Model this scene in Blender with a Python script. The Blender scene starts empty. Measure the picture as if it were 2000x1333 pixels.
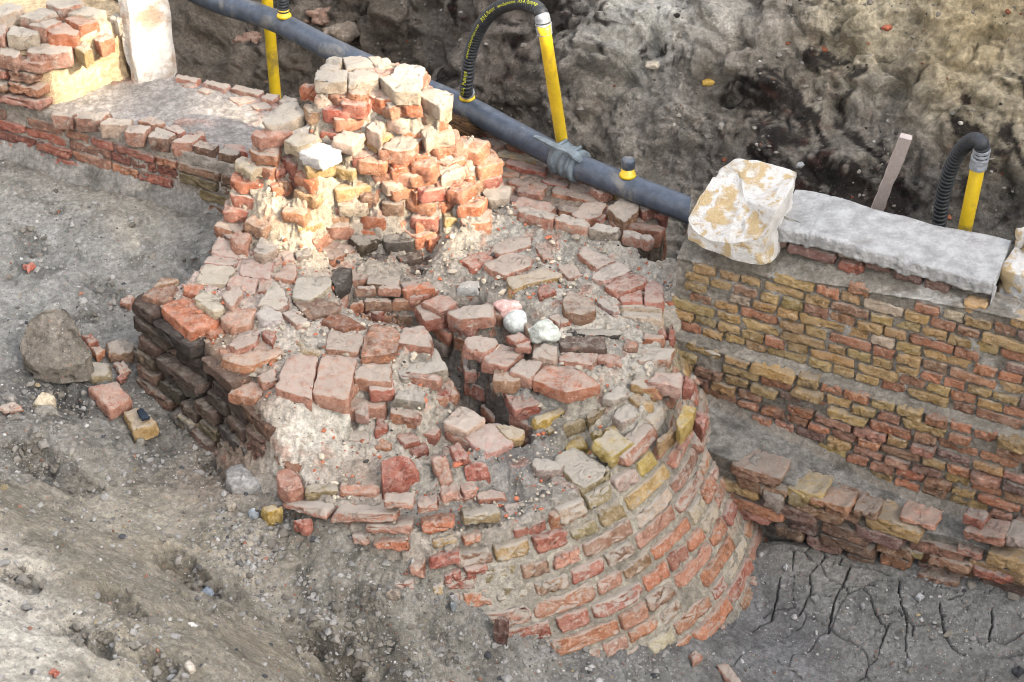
import bpy, math, random
import numpy as np
from mathutils import Vector

# ------------------------------------------------------------------ camera, world, sun, exposure
scn = bpy.context.scene
PITCH = math.radians(36.0)
FOC = 62.0
CZ = 3.72
cam_d = bpy.data.cameras.new('camera')
cam = bpy.data.objects.new('camera', cam_d)
scn.collection.objects.link(cam)
cam.location = (0, 0, CZ)
cam.rotation_euler = (math.pi / 2 - PITCH, 0, 0)
cam_d.lens = FOC
cam_d.sensor_width = 36
cam_d.clip_end = 400
cam_d.dof.use_dof = True
cam_d.dof.focus_distance = 5.15
cam_d.dof.aperture_fstop = 6.0
scn.camera = cam

SUN = np.array([.72, -.50, .52]); SUN /= np.linalg.norm(SUN)
w = bpy.data.worlds.new('World'); scn.world = w; w.use_nodes = True
nt = w.node_tree
sky = nt.nodes.new('ShaderNodeTexSky'); sky.sky_type = 'NISHITA'; sky.sun_disc = False
sky.sun_elevation = math.asin(SUN[2]); sky.sun_rotation = math.atan2(SUN[0], SUN[1])
sky.air_density = 1.0; sky.dust_density = 4.0; sky.ozone_density = 1.0
hs = nt.nodes.new('ShaderNodeHueSaturation'); hs.inputs['Saturation'].default_value = .42
nt.links.new(sky.outputs[0], hs.inputs['Color'])
bg = nt.nodes['Background']; bg.inputs[1].default_value = .15
nt.links.new(hs.outputs[0], bg.inputs[0])
sl = bpy.data.lights.new('sun', 'SUN'); sl.energy = 2.1; sl.angle = math.radians(.5); sl.color = (1, .86, .66)
so = bpy.data.objects.new('sun', sl); scn.collection.objects.link(so)
so.rotation_euler = Vector(SUN).to_track_quat('Z', 'Y').to_euler(); so.location = (10, -3, 9)
scn.cycles.filter_width = 1.0
scn.view_settings.view_transform = 'Standard'; scn.view_settings.look = 'None'
scn.view_settings.gamma = 1; scn.view_settings.exposure = 2.68

rng = np.random.default_rng(7)
random.seed(7)
# ------------------------------------------------------------------ picture measurements -> world points
FPX = FOC / 36 * 2000
CAM = np.array([0, 0, CZ])
RV = np.array([1., 0, 0]); FV = np.array([0, math.cos(PITCH), -math.sin(PITCH)]); UV = np.array([0, math.sin(PITCH), math.cos(PITCH)])
def ray(x, y):
    return FV * FPX + RV * (x - 1000) - UV * (y - 666.5)
def P(x, y, z):
    d = ray(x, y); return CAM + d * ((z - CZ) / d[2])
O = np.array([.505, 4.277, 0]); T = np.array([.883, -.469, 0]); T /= np.linalg.norm(T); NN = np.array([T[1], -T[0], 0])   # wall line: s along, u outward
def W(x, y, u):
    d = ray(x, y); t = ((O + NN * u - CAM) @ NN) / (d @ NN); q = CAM + d * t
    return (q - O) @ T, q[2]
def SU(s, u, z):
    s = np.asarray(s, float); u = np.asarray(u, float); z = np.asarray(z, float)
    s, u, z = np.broadcast_arrays(s, u, z)
    return O + s[..., None] * T + u[..., None] * NN + z[..., None] * np.array([0, 0, 1.])
def tosu(q):
    q = np.asarray(q) - O; return q @ T, q @ NN

# ------------------------------------------------------------------ numpy noise
_perm = rng.permutation(256).astype(np.int32); _perm = np.concatenate([_perm, _perm, _perm])
_grad = rng.normal(size=(256, 3)); _grad /= np.linalg.norm(_grad, axis=1)[:, None]
def noise(p):
    p = np.asarray(p, float)
    i = np.floor(p).astype(np.int64); f = p - i; i &= 255
    u = f * f * f * (f * (f * 6 - 15) + 10)
    out = 0
    for dx in (0, 1):
        wx = u[..., 0] if dx else 1 - u[..., 0]
        for dy in (0, 1):
            wy = u[..., 1] if dy else 1 - u[..., 1]
            for dz in (0, 1):
                wz = u[..., 2] if dz else 1 - u[..., 2]
                h = _perm[_perm[_perm[(i[..., 0] + dx) & 255] + ((i[..., 1] + dy) & 255)] + ((i[..., 2] + dz) & 255)]
                g = _grad[h]
                out = out + wx * wy * wz * (g[..., 0] * (f[..., 0] - dx) + g[..., 1] * (f[..., 1] - dy) + g[..., 2] * (f[..., 2] - dz))
    return out * 1.5
def fbm(p, o=3, seed=0.0):
    p = np.asarray(p, float) + seed * 17.31; a = 1.; s = 0.; 
    for k in range(o):
        s = s + a * noise(p * 2 ** k + k * 5.7); a *= .5
    return s
def ridged(p, o=3, seed=0.0):
    p = np.asarray(p, float) + seed * 13.7; a = 1.; s = 0.
    for k in range(o):
        s = s + a * (1 - 2.2 * np.abs(noise(p * 2 ** k + k * 3.1))); a *= .5
    return s
def sstep(a, b, x):
    t = np.clip((x - a) / (b - a), 0, 1); return t * t * (3 - 2 * t)
def lin(c):
    c = np.asarray(c, float) / 255; return np.where(c < .04045, c / 12.92, ((c + .055) / 1.055) ** 2.4)
GAIN = .62
def alb(*c): return lin(c) * GAIN

class TPS:
    def __init__(self, pts, lam=1e-4):
        pts = np.asarray(pts, float); self.x = pts[:, :2]; n = len(pts)
        K = self.k(self.x, self.x) + lam * np.eye(n); A = np.zeros((n + 3, n + 3)); A[:n, :n] = K
        A[:n, n] = 1; A[:n, n + 1:] = self.x; A[n:, :n] = A[:n, n:].T
        self.c = np.linalg.solve(A, np.concatenate([pts[:, 2], [0, 0, 0]]))
    def k(self, a, b):
        r2 = ((a[:, None] - b[None]) ** 2).sum(-1) + 1e-12; return .5 * r2 * np.log(r2)
    def __call__(self, X, Y):
        q = np.stack([np.ravel(X), np.ravel(Y)], 1); n = len(self.x); out = np.empty(len(q))
        for i in range(0, len(q), 40000):
            s = q[i:i + 40000]; out[i:i + 40000] = self.k(s, self.x) @ self.c[:n] + self.c[n] + s @ self.c[n + 1:]
        return out.reshape(np.shape(X))
def idw(pts, vals, X, Y, power=3, eps=1e-4):
    pts = np.asarray(pts, float); vals = np.asarray(vals, float); q = np.stack([np.ravel(X), np.ravel(Y)], 1)
    out = np.empty((len(q),) + vals.shape[1:])
    for i in range(0, len(q), 8000):
        s = q[i:i + 8000]
        d2 = ((s ** 2).sum(1)[:, None] + (pts ** 2).sum(1)[None] - 2 * s @ pts.T).clip(0) + eps
        ww = d2 ** (-power / 2); ww /= ww.sum(1)[:, None]; out[i:i + 8000] = ww @ vals
    return out.reshape(np.shape(X) + vals.shape[1:])
class Grid:                                  # regular lookup grid with bilinear reads
    def __init__(self, x0, x1, y0, y1, h):
        self.x0, self.y0, self.h = x0, y0, h; self.nx = int((x1 - x0) / h) + 1; self.ny = int((y1 - y0) / h) + 1
        self.X, self.Y = np.meshgrid(x0 + h * np.arange(self.nx), y0 + h * np.arange(self.ny), indexing='ij'); self.Z = None
    def read(self, x, y, A=None):
        A = self.Z if A is None else A
        fx = np.clip((np.asarray(x) - self.x0) / self.h, 0, self.nx - 1.001); fy = np.clip((np.asarray(y) - self.y0) / self.h, 0, self.ny - 1.001)
        i = fx.astype(int); j = fy.astype(int); a = fx - i; b = fy - j
        if A.ndim == 3: a = a[..., None]; b = b[..., None]
        return (A[i, j] * (1 - a) + A[i + 1, j] * a) * (1 - b) + (A[i, j + 1] * (1 - a) + A[i + 1, j + 1] * a) * b
def inpoly(poly, X, Y):
    poly = np.asarray(poly); ins = np.zeros(np.shape(X), bool); j = len(poly) - 1
    for i in range(len(poly)):
        xi, yi = poly[i][:2]; xj, yj = poly[j][:2]
        c = ((yi > Y) != (yj > Y)) & (X < (xj - xi) * (Y - yi) / (yj - yi + 1e-12) + xi); ins ^= c; j = i
    return ins

# ------------------------------------------------------------------ objects
def tag(o, label=None, cat=None, group=None, kind=None):
    if label: o['label'] = label
    if cat: o['category'] = cat
    if group: o['group'] = group
    if kind: o['kind'] = kind
    return o
def thing(name, label, cat, loc, group=None):
    o = bpy.data.objects.new(name, None); scn.collection.objects.link(o); o.location = tuple(loc); o.empty_display_size = .05
    return tag(o, label, cat, group)
def mesh_obj(name, V, quads, tris, mat, parent=None, col=None, aux=None, smooth=True, base=None):
    V = np.asarray(V, float)
    if parent is not None: off = np.array(parent_world(parent))
    elif base is not None: off = np.asarray(base, float)
    else: off = np.zeros(3)
    V = V - off
    quads = np.asarray(quads, np.int32).reshape(-1, 4); tris = np.asarray(tris, np.int32).reshape(-1, 3)
    me = bpy.data.meshes.new(name)
    nq, ntr = len(quads), len(tris)
    me.vertices.add(len(V)); me.vertices.foreach_set('co', V.astype(np.float32).ravel())
    me.loops.add(nq * 4 + ntr * 3); me.loops.foreach_set('vertex_index', np.concatenate([quads.ravel(), tris.ravel()]).astype(np.int32))
    me.polygons.add(nq + ntr)
    ls = np.concatenate([np.arange(nq) * 4, nq * 4 + np.arange(ntr) * 3]).astype(np.int32)
    me.polygons.foreach_set('loop_start', ls)
    me.polygons.foreach_set('use_smooth', np.full(nq + ntr, smooth))
    me.update(calc_edges=True); me.validate()
    n = len(V)
    def attr(nm, a):
        a = np.asarray(a, float)
        if a.ndim == 1: a = np.tile(a, (n, 1))
        if a.shape[1] == 3: a = np.concatenate([a, np.ones((n, 1))], 1)
        at = me.attributes.new(nm, 'FLOAT_COLOR', 'POINT'); at.data.foreach_set('color', a.astype(np.float32).ravel())
    if col is not None: attr('Col', col)
    if aux is not None: attr('Aux', aux)
    me.materials.append(mat)
    o = bpy.data.objects.new(name, me); scn.collection.objects.link(o)
    if parent is not None: o.parent = parent
    else: o.location = tuple(off)
    return o
def parent_world(o):
    l = np.array(o.location)
    while o.parent is not None: o = o.parent; l = l + np.array(o.location)
    return l
def vnormals(V, quads, tris):
    n = np.zeros_like(V)
    if len(quads):
        q = V[quads]; fn = np.cross(q[:, 2] - q[:, 0], q[:, 3] - q[:, 1])
        for k in range(4): np.add.at(n, quads[:, k], fn)
    if len(tris):
        q = V[tris]; fn = np.cross(q[:, 1] - q[:, 0], q[:, 2] - q[:, 0])
        for k in range(3): np.add.at(n, tris[:, k], fn)
    return n / (np.linalg.norm(n, axis=1)[:, None] + 1e-12)
class Buf:
    def __init__(s): s.V = []; s.Q = []; s.T = []; s.C = []; s.A = []; s.n = 0
    def add(s, V, Q, T, c, a):
        V = np.asarray(V, float); m = len(V)
        s.V.append(V)
        if len(Q): s.Q.append(np.asarray(Q).reshape(-1, 4) + s.n)
        if len(T): s.T.append(np.asarray(T).reshape(-1, 3) + s.n)
        c = np.asarray(c, float); a = np.asarray(a, float)
        s.C.append(np.tile(c, (m, 1)) if c.ndim == 1 else c); s.A.append(np.tile(a, (m, 1)) if a.ndim == 1 else a); s.n += m
    def build(s, name, mat, parent=None, rough=1.0, base=None, smooth=True):
        V = np.concatenate(s.V); Q = np.concatenate(s.Q) if s.Q else np.zeros((0, 4), int); Tn = np.concatenate(s.T) if s.T else np.zeros((0, 3), int)
        if rough > 0:
            N = vnormals(V, Q, Tn)
            d = .0016 * fbm(V * 34, 2, 1) + .0026 * fbm(V * 105, 2, 2) - .0045 * sstep(.3, .7, ridged(V * 24, 2, 4) - .6)
            V = V + N * (d * rough)[:, None]
        return mesh_obj(name, V, Q, Tn, mat, parent, np.concatenate(s.C), np.concatenate(s.A), base=base, smooth=smooth)

# brick: an outline (any polygon) given a thickness, worn edges and broken corners
def brick(buf, poly, down, h, col, dust=.5, char=0., rnd=.005, n=28, chips=2, hump=.0015, under=.003):
    poly = np.asarray(poly, float); down = np.asarray(down, float)
    m = len(poly); nx = np.roll(poly, -1, 0); L = np.linalg.norm(nx - poly, axis=1); cum = np.concatenate([[0], np.cumsum(L)]); tot = cum[-1]
    t = (np.arange(n) + .5) / n * tot; k = np.clip(np.searchsorted(cum, t, side='right') - 1, 0, m - 1); a = ((t - cum[k]) / (L[k] + 1e-9))[:, None]
    ring = poly[k] * (1 - a) + nx[k] * a
    ring = ring * .92 + (np.roll(ring, 1, 0) + np.roll(ring, -1, 0)) * .04
    c = ring.mean(0); rd = ring - c; rl = np.linalg.norm(rd, axis=1)[:, None]; ru = rd / (rl + 1e-9)
    size = rl.mean()
    jit = 1 + (noise(ring * 30 + random.random() * 50) * .045)[:, None]
    rd = rd * jit; rl = rl * jit
    rr = min(rnd, size * .3, h * .4)
    V = []
    for ins, dep in ((under, h), (0, h * .72), (-.001, h * .42), (0, rr * 1.2), (rr * .3, rr * .35), (rr, 0)):
        V.append(c + rd - ru * np.minimum(ins, rl * .6) + down * dep)
    top = rd - ru * np.minimum(rr, rl * .6)
    for s in (.78, .55, .32, .12):
        V.append(c + top * s - down * hump * (1 - s))
    R = len(V); V = np.concatenate(V + [(c - down * hump)[None]])
    # broken corners
    for _ in range(chips):
        i = random.randrange(n); dirn = ru[i] + down * random.uniform(-.9, .1); dirn = dirn + np.array([random.gauss(0, .25) for _ in range(3)]); dirn /= np.linalg.norm(dirn)
        pr_ = (V - c) @ dirn; lim = pr_.max() - random.uniform(.1, .8) * min(.014, size * .26)
        ex = np.clip(pr_ - lim, 0, None); V = V - dirn * ex[:, None]
    j = np.arange(n); j2 = (j + 1) % n; Q = []
    for r in range(R - 1):
        Q.append(np.stack([r * n + j, r * n + j2, (r + 1) * n + j2, (r + 1) * n + j], 1))
    Q = np.concatenate(Q); Tt = np.stack([(R - 1) * n + j, (R - 1) * n + j2, np.full(n, R * n)], 1)
    nrm = np.cross(nx - poly, np.roll(poly, -2, 0) - nx).sum(0)
    if nrm @ down > 0: Q = Q[:, ::-1]; Tt = Tt[:, ::-1]
    ch = np.full(len(V), char) if np.isscalar(char) else char(V)
    buf.add(V, Q, Tt, col, np.stack([np.full(len(V), dust), ch, np.full(len(V), random.random())], 1))

DOWN = np.array([0, 0, -1.])
# ------------------------------------------------------------------ materials
def newmat(name):
    m = bpy.data.materials.new(name); m.use_nodes = True; n = m.node_tree; b = n.nodes['Principled BSDF']; b.inputs['Specular IOR Level'].default_value = .25
    return m, n, b
def N_(n, t, **k):
    x = n.nodes.new(t)
    for a, v in k.items(): setattr(x, a, v)
    return x
def S_(n, sock, v):
    if isinstance(v, bpy.types.NodeSocket): n.links.new(v, sock)
    elif isinstance(v, (tuple, list, np.ndarray)) and len(sock.default_value) == 4 and len(v) == 3: sock.default_value = (*[float(q) for q in v], 1)
    else: sock.default_value = v
def mixc(n, f, a, b, mode='MIX'):
    x = N_(n, 'ShaderNodeMix', data_type='RGBA', blend_type=mode); S_(n, x.inputs[0], f); S_(n, x.inputs[6], a); S_(n, x.inputs[7], b); return x.outputs[2]
def math_(n, op, a, b=0.0, c=None):
    x = N_(n, 'ShaderNodeMath', operation=op); S_(n, x.inputs[0], a); S_(n, x.inputs[1], b)
    if c is not None: S_(n, x.inputs[2], c)
    return x.outputs[0]
def ramp(n, f, lo, hi):
    x = N_(n, 'ShaderNodeMapRange', interpolation_type='SMOOTHSTEP'); S_(n, x.inputs[0], f); x.inputs[1].default_value = lo; x.inputs[2].default_value = hi; return x.outputs[0]
def noi(n, co, sc, det=4, rough=.6, dist=0):
    x = N_(n, 'ShaderNodeTexNoise'); S_(n, x.inputs['Vector'], co); x.inputs['Scale'].default_value = sc; x.inputs['Detail'].default_value = det; x.inputs['Roughness'].default_value = rough; x.inputs['Distortion'].default_value = dist; return x.outputs[0]
def vor(n, co, sc, feat='F1', rnd=1):
    x = N_(n, 'ShaderNodeTexVoronoi', feature=feat); S_(n, x.inputs['Vector'], co); x.inputs['Scale'].default_value = sc; x.inputs['Randomness'].default_value = rnd; return x
def bump(n, b, h, dist, strength=1.0):
    x = N_(n, 'ShaderNodeBump'); S_(n, x.inputs['Height'], h); x.inputs['Distance'].default_value = dist; x.inputs['Strength'].default_value = strength; n.links.new(x.outputs[0], b.inputs['Normal'])
def pos(n): return N_(n, 'ShaderNodeNewGeometry')
def attr(n, nm): return N_(n, 'ShaderNodeAttribute', attribute_name=nm)

def mat_brick(name, dustcol, dust_amt=1.0):
    m, n, b = newmat(name); g = pos(n); co = g.outputs['Position']; c = attr(n, 'Col').outputs['Color']; ax = attr(n, 'Aux')
    sp = N_(n, 'ShaderNodeSeparateColor'); n.links.new(ax.outputs['Color'], sp.inputs[0]); du, ch, rd = sp.outputs
    n1 = noi(n, co, 30, 6, .7); n2 = noi(n, co, 110, 5, .75); n3 = noi(n, co, 380, 3, .65)
    mott = mixc(n, ramp(n, n1, .3, .72), mixc(n, 1.0, c, (.74, .69, .66), 'MULTIPLY'), mixc(n, .16, c, (.75, .62, .5)))
    mott = mixc(n, math_(n, 'MULTIPLY', ramp(n, n2, .55, .66), .55), mott, (.07, .045, .035))
    mott = mixc(n, math_(n, 'MULTIPLY', ramp(n, noi(n, co, 75, 5, .7), .54, .66), .5), mott, mixc(n, .5, c, (.75, .66, .54)))
    mott = mixc(n, math_(n, 'MULTIPLY', ramp(n, n3, .6, .72), .4), mott, (.5, .42, .34))
    # soot crust
    cm = math_(n, 'MULTIPLY', ch, ramp(n, math_(n, 'ADD', noi(n, co, 42, 5, .7), math_(n, 'MULTIPLY', ch, .28)), .5, .66))
    mott = mixc(n, cm, mott, mixc(n, n2, (.012, .010, .009), (.07, .055, .045)))
    # settled mortar dust
    sx = N_(n, 'ShaderNodeSeparateXYZ'); n.links.new(g.outputs['Normal'], sx.inputs[0])
    up = ramp(n, sx.outputs[2], .25, .95)
    dn = noi(n, co, 38, 6, .68, .4)
    f = math_(n, 'ADD', math_(n, 'MULTIPLY', up, .32), math_(n, 'MULTIPLY', du, .42))
    f = ramp(n, math_(n, 'ADD', dn, math_(n, 'SUBTRACT', f, .42)), .40, .66)
    f = math_(n, 'MULTIPLY', f, math_(n, 'MULTIPLY', math_(n, 'MULTIPLY_ADD', du, .6, .35), dust_amt))
    dc = mixc(n, n2, np.array(dustcol) * .75, np.array(dustcol) * 1.15)
    mott = mixc(n, f, mott, dc)
    gr_ = noi(n, co, 11, 5, .7)
    mott = mixc(n, math_(n, 'MULTIPLY', ramp(n, gr_, .42, .72), .20), mott, mixc(n, n2, np.array(dustcol) * .5, np.array(dustcol) * .8))
    n.links.new(mott, b.inputs['Base Color']); b.inputs['Roughness'].default_value = .95
    hh = math_(n, 'ADD', math_(n, 'MULTIPLY', n2, .6), math_(n, 'ADD', math_(n, 'MULTIPLY', n3, .25), n1))
    # hairline cracks
    vc = vor(n, mixc(n, .25, co, noi(n, co, 30, 2)), 21, 'DISTANCE_TO_EDGE').outputs['Distance']
    crack = math_(n, 'MULTIPLY', math_(n, 'SUBTRACT', 1.0, ramp(n, vc, .0, .035)), ramp(n, noi(n, co, 9, 2), .5, .6))
    hh = math_(n, 'SUBTRACT', hh, math_(n, 'MULTIPLY', crack, .8))
    bump(n, b, hh, .011, 1.0)
    return m
def mat_earth(name, gritw=(.75, .73, .68), speck=1.0, bscale=1.0, fine=1.0):
    m, n, b = newmat(name); g = pos(n); co = g.outputs['Position']; c = attr(n, 'Col').outputs['Color']
    n1 = noi(n, co, 9, 6, .7); n2 = noi(n, co, 60, 6, .72); n3 = noi(n, co, 260, 3, .65)
    x = mixc(n, ramp(n, n1, .32, .7), mixc(n, 1.0, c, (.92, .92, .91), 'MULTIPLY'), mixc(n, 1.0, c, (1.5, 1.5, 1.5), 'MULTIPLY'))
    x = mixc(n, ramp(n, n2, .35, .7), mixc(n, 1.0, x, (.72, .715, .71), 'MULTIPLY'), mixc(n, 1.0, x, (1.3, 1.3, 1.3), 'MULTIPLY'))
    x = mixc(n, math_(n, 'MULTIPLY', ramp(n, n3, .58, .72), .35), x, mixc(n, 1.0, x, (.3, .29, .28), 'MULTIPLY'))
    v = vor(n, co, 150); r = N_(n, 'ShaderNodeSeparateColor'); n.links.new(v.outputs['Color'], r.inputs[0])
    core = math_(n, 'SUBTRACT', 1.0, ramp(n, v.outputs['Distance'], .22, .36))
    for lo, hi, ch_, cc, am in ((.93, .95, 0, gritw, .32), (.93, .95, 1, (.03, .03, .033), .7), (.97, .975, 2, (.34, .12, .07), .8)):
        x = mixc(n, math_(n, 'MULTIPLY', math_(n, 'MULTIPLY', ramp(n, r.outputs[ch_], lo, hi), core), am * speck), x, cc)
    n.links.new(x, b.inputs['Base Color']); b.inputs['Roughness'].default_value = .97; b.inputs['Specular IOR Level'].default_value = .15
    hh = math_(n, 'ADD', n2, math_(n, 'ADD', math_(n, 'MULTIPLY', n3, .35 * fine), math_(n, 'MULTIPLY', core, .12)))
    bump(n, b, hh, .014 * bscale, .9)
    return m
MB = mat_brick('worn_brick', alb(212, 202, 186))
MBW = mat_brick('dirty_brick', alb(178, 170, 157))
MM = mat_earth('lime_mortar', (.7, .67, .6), .7, .8)
ME = mat_earth('soil')
MBK = mat_earth('bank_soil', speck=.4, bscale=2.4)
def simple(name, col, rough=.6, nsc=40, amt=.35, dirt=None, bmp=.002, spec=.3, dirtlo=.55):
    m, n, b = newmat(name); co = pos(n).outputs['Position']; n1 = noi(n, co, nsc, 6, .65); col = np.array(col)
    x = mixc(n, ramp(n, n1, .3, .7), col * (1 - amt), np.clip(col * (1 + amt * .5), 0, 1))
    if dirt is not None: x = mixc(n, math_(n, 'MULTIPLY', ramp(n, noi(n, co, nsc * .35, 7, .7, .5), dirtlo, dirtlo + .17), .8), x, dirt)
    n.links.new(x, b.inputs['Base Color']); b.inputs['Roughness'].default_value = rough; b.inputs['Specular IOR Level'].default_value = spec
    if bmp: bump(n, b, noi(n, co, nsc * 3, 4, .6), bmp, .7)
    return m
M_PIPE = simple('black_polyethylene', (.055, .068, .09), .42, 30, .35, alb(140, 136, 128), .0015, .5, .51)
M_YEL = simple('yellow_pvc', alb(238, 200, 40) * 1.15, .4, 25, .12, alb(128, 112, 80), .0005, .5, .52)
M_HOSE = simple('ribbed_rubber', (.022, .024, .027), .55, 60, .4, alb(110, 105, 95), .0006, .4, .6)
M_TAPE = simple('grey_tape', alb(165, 170, 175), .35, 60, .3, None, .003, .5)
M_GALV = simple('galvanised_steel', alb(128, 140, 146), .5, 35, .3, alb(95, 95, 92), .001, .5)
M_TXT = simple('yellow_print', alb(225, 228, 60) * 1.2, .5, 40, .1, None, 0)
M_PLANK = None
def mat_white():
    m, n, b = newmat('limewashed_rubble'); g = pos(n); co = g.outputs['Position']
    n2 = noi(n, co, 60, 6, .7); n1 = noi(n, co, 13, 5, .65, .6)
    v = vor(n, mixc(n, .12, co, N_(n, 'ShaderNodeTexNoise').outputs[1]), 11, 'DISTANCE_TO_EDGE').outputs['Distance']
    x = mixc(n, n2, alb(214, 207, 197), alb(250, 247, 241) * 1.3)
    sx = N_(n, 'ShaderNodeSeparateXYZ'); n.links.new(g.outputs['Normal'], sx.inputs[0])
    ngt = N_(n, 'ShaderNodeVectorMath', operation='DOT_PRODUCT'); n.links.new(g.outputs['True Normal'] if 'True Normal' in g.outputs else g.outputs['Normal'], ngt.inputs[0]); ngt.inputs[1].default_value = (-.55, -.8, .1)
    fr = ramp(n, ngt.outputs['Value'], .05, .45)
    st = mixc(n, noi(n, co, 40, 5, .7), alb(202, 164, 110), alb(238, 214, 164) * 1.1)
    f = math_(n, 'MULTIPLY', math_(n, 'MULTIPLY', ramp(n, math_(n, 'ADD', v, math_(n, 'MULTIPLY', n2, .12)), .10, .24), ramp(n, n1, .33, .50)), math_(n, 'MULTIPLY_ADD', fr, .95, .0))
    x = mixc(n, f, x, st)
    x = mixc(n, math_(n, 'MULTIPLY', ramp(n, noi(n, co, 34, 7, .75), .55, .7), .55), x, alb(150, 135, 118))
    n.links.new(x, b.inputs['Base Color']); b.inputs['Roughness'].default_value = .95
    bump(n, b, math_(n, 'ADD', n2, math_(n, 'ADD', math_(n, 'MULTIPLY', noi(n, co, 240, 3, .6), .5), math_(n, 'MULTIPLY', f, .25))), .010, .9); return m
M_WHITE = mat_white()
M_PLASTER = simple('old_white_plaster', alb(228, 222, 212) * 1.1, .9, 22, .14, alb(178, 146, 116), .012, .2, .48)
M_CEM = simple('grey_cement', alb(192, 190, 186), .95, 22, .30, alb(150, 145, 138), .016, .15, .56)
M_CONC = mat_earth('pebbly_concrete', (.6, .58, .55), 1.4, 1.0)
M_STONE = mat_earth('field_stone', speck=.15, bscale=.35)

# brick colours (as seen in open shade)
COL = {'o': (204, 134, 94), 's': (206, 144, 118), 'r': (190, 106, 84), 'p': (214, 164, 148), 'c': (224, 202, 176), 'b': (172, 126, 94), 'y': (206, 170, 108),
       'l': (164, 144, 96), 'Y': (206, 174, 78), 'u': (150, 112, 102), 'g': (176, 164, 150), 'k': (96, 78, 66), 'w': (238, 235, 230), 'O': (208, 122, 78), 'R': (200, 104, 82)}
def bcol(k, var=.10):
    c = alb(*COL[k]); return np.clip(c * (1 + rng.normal(0, var)) * (1 + rng.normal(0, var * .35, 3)), .01, .9)
class Crop:                                   # coordinates measured on an enlarged piece of the photograph
    def __init__(s, x, y, k): s.x, s.y, s.k = x, y, k
    def __call__(s, q): return s.x + q[0] / s.k, s.y + q[1] / s.k
    def poly(s, pts, z):
        zz = np.broadcast_to(np.asarray(z, float), (len(pts),)); return np.array([P(*s(q), zv) for q, zv in zip(pts, zz)])
cA = Crop(430, 60, 2.7767); cB = Crop(200, 420, 2.777); cC = Crop(800, 440, 2.898); cD = Crop(480, 780, 2.41); cF = Crop(0, 0, 2.854)
cG = Crop(1280, 240, 2.777); cH = Crop(1280, 680, 2.0417); cI = Crop(800, 0, 2.898); cJ = Crop(0, 400, 2.666)

# ------------------------------------------------------------------ unseen walls added to block the sun; slots cut for the sunlit patches
def slab(buf, a, b, c, d, z0, z1):
    q = np.array([[*a, z0], [*b, z0], [*c, z0], [*d, z0], [*a, z1], [*b, z1], [*c, z1], [*d, z1]], float)
    buf.add(q, [[3, 2, 1, 0], [4, 5, 6, 7], [0, 1, 5, 4], [1, 2, 6, 5], [2, 3, 7, 6], [3, 0, 4, 7]], [], alb(150, 110, 95), [0, 0, 0])
hb = Buf()
slab(hb, (10, -2.12), (10.06, -2.14), (10.06, 9), (10, 9), 0, 10.6); slab(hb, (10, -9), (10.06, -9), (10.06, -2.93), (10, -2.89), 0, 10.6)
for y0_, y1_, z0_, z1_ in ((-2.895, -2.59, 0, 8.42), (-2.895, -2.61, 8.74, 10.6), (-2.592, -2.115, 0, 8.10), (-2.612, -2.115, 8.80, 9.02), (-2.16, -2.115, 9.018, 9.34), (-2.612, -2.115, 9.338, 10.6)):
    slab(hb, (10.01, y0_), (10.05, y0_), (10.05, y1_), (10.01, y1_), z0_, z1_)
M_BLOCKER = simple('blocker_grey', alb(176, 174, 172), .9)
tag(hb.build('light_blocker', M_BLOCKER, rough=0, smooth=False), kind='structure')
for c_ in (((-11, -7), (-10, -7), (-10, 19), (-11, 19)), ((-10, 18), (10, 18), (10, 19), (-10, 19)), ((-9, -13), (9, -13), (9, -12), (-9, -12))):  # unseen walls added on three sides to block low sky and deepen crevice shade
    hb = Buf(); slab(hb, *c_, 0, 9.0); tag(hb.build('light_blocker', M_BLOCKER, rough=0, smooth=False), kind='structure')

# ------------------------------------------------------------------ ground
CC = np.array([-.24, 4.19])                   # centre of the round tower
def Rz(z): return 1.095 - .575 * np.asarray(z)
def flat(ph): return 1 - .15 * sstep(math.radians(-90), math.radians(-126), np.asarray(ph))
gp = [(0, 330, .585), (250, 388, .575), (440, 430, .60), (200, 500, .56), (0, 500, .56), (330, 470, .57), (100, 650, .53), (0, 800, .53), (270, 690, .50), (180, 800, .48), (330, 860, .45), (430, 920, .45),
      (540, 1000, .50), (650, 1060, .525), (780, 1130, .47), (900, 1195, .395), (1000, 1245, .32), (1150, 1300, .205), (1250, 1290, .15), (1400, 1225, .085), (1480, 1130, .06), (1515, 1060, .06),
      (1520, 1060, .165), (1700, 1100, .16), (1850, 1160, .165), (2000, 1210, .165), (1700, 1200, .10), (2000, 1333, .06), (1600, 1333, .03), (1300, 1333, .09), (1500, 1200, .06),
      (100, 830, .53), (250, 930, .48), (400, 1050, .47), (600, 1160, .49), (780, 1220, .43), (800, 1290, .38), (950, 1333, .29), (700, 1333, .40), (1120, 1333, .18),
      (0, 915, .56), (150, 1010, .55), (330, 1130, .53), (500, 1245, .48), (620, 1333, .44),
      (0, 985, .74), (200, 1100, .73), (430, 1260, .69), (540, 1333, .64), (0, 1150, .86), (0, 1333, .97), (250, 1333, .84)]
def face_z(px, py):
    for z in np.arange(.75, -.2, -.005):
        q = P(px, py, z); ph_ = math.atan2(q[1] - CC[1], q[0] - CC[0])
        if math.hypot(q[0] - CC[0], q[1] - CC[1]) < float(Rz(z)) * float(flat(ph_)): return z
    return 0.
def clear(px, py, z):                            # soil lies on the face, never inside it
    return max(z, face_z(px, py) + .012)
gp = [g_ for g_ in gp if not (560 <= g_[0] <= 1480 and 1040 <= g_[1] <= 1340)]
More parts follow.
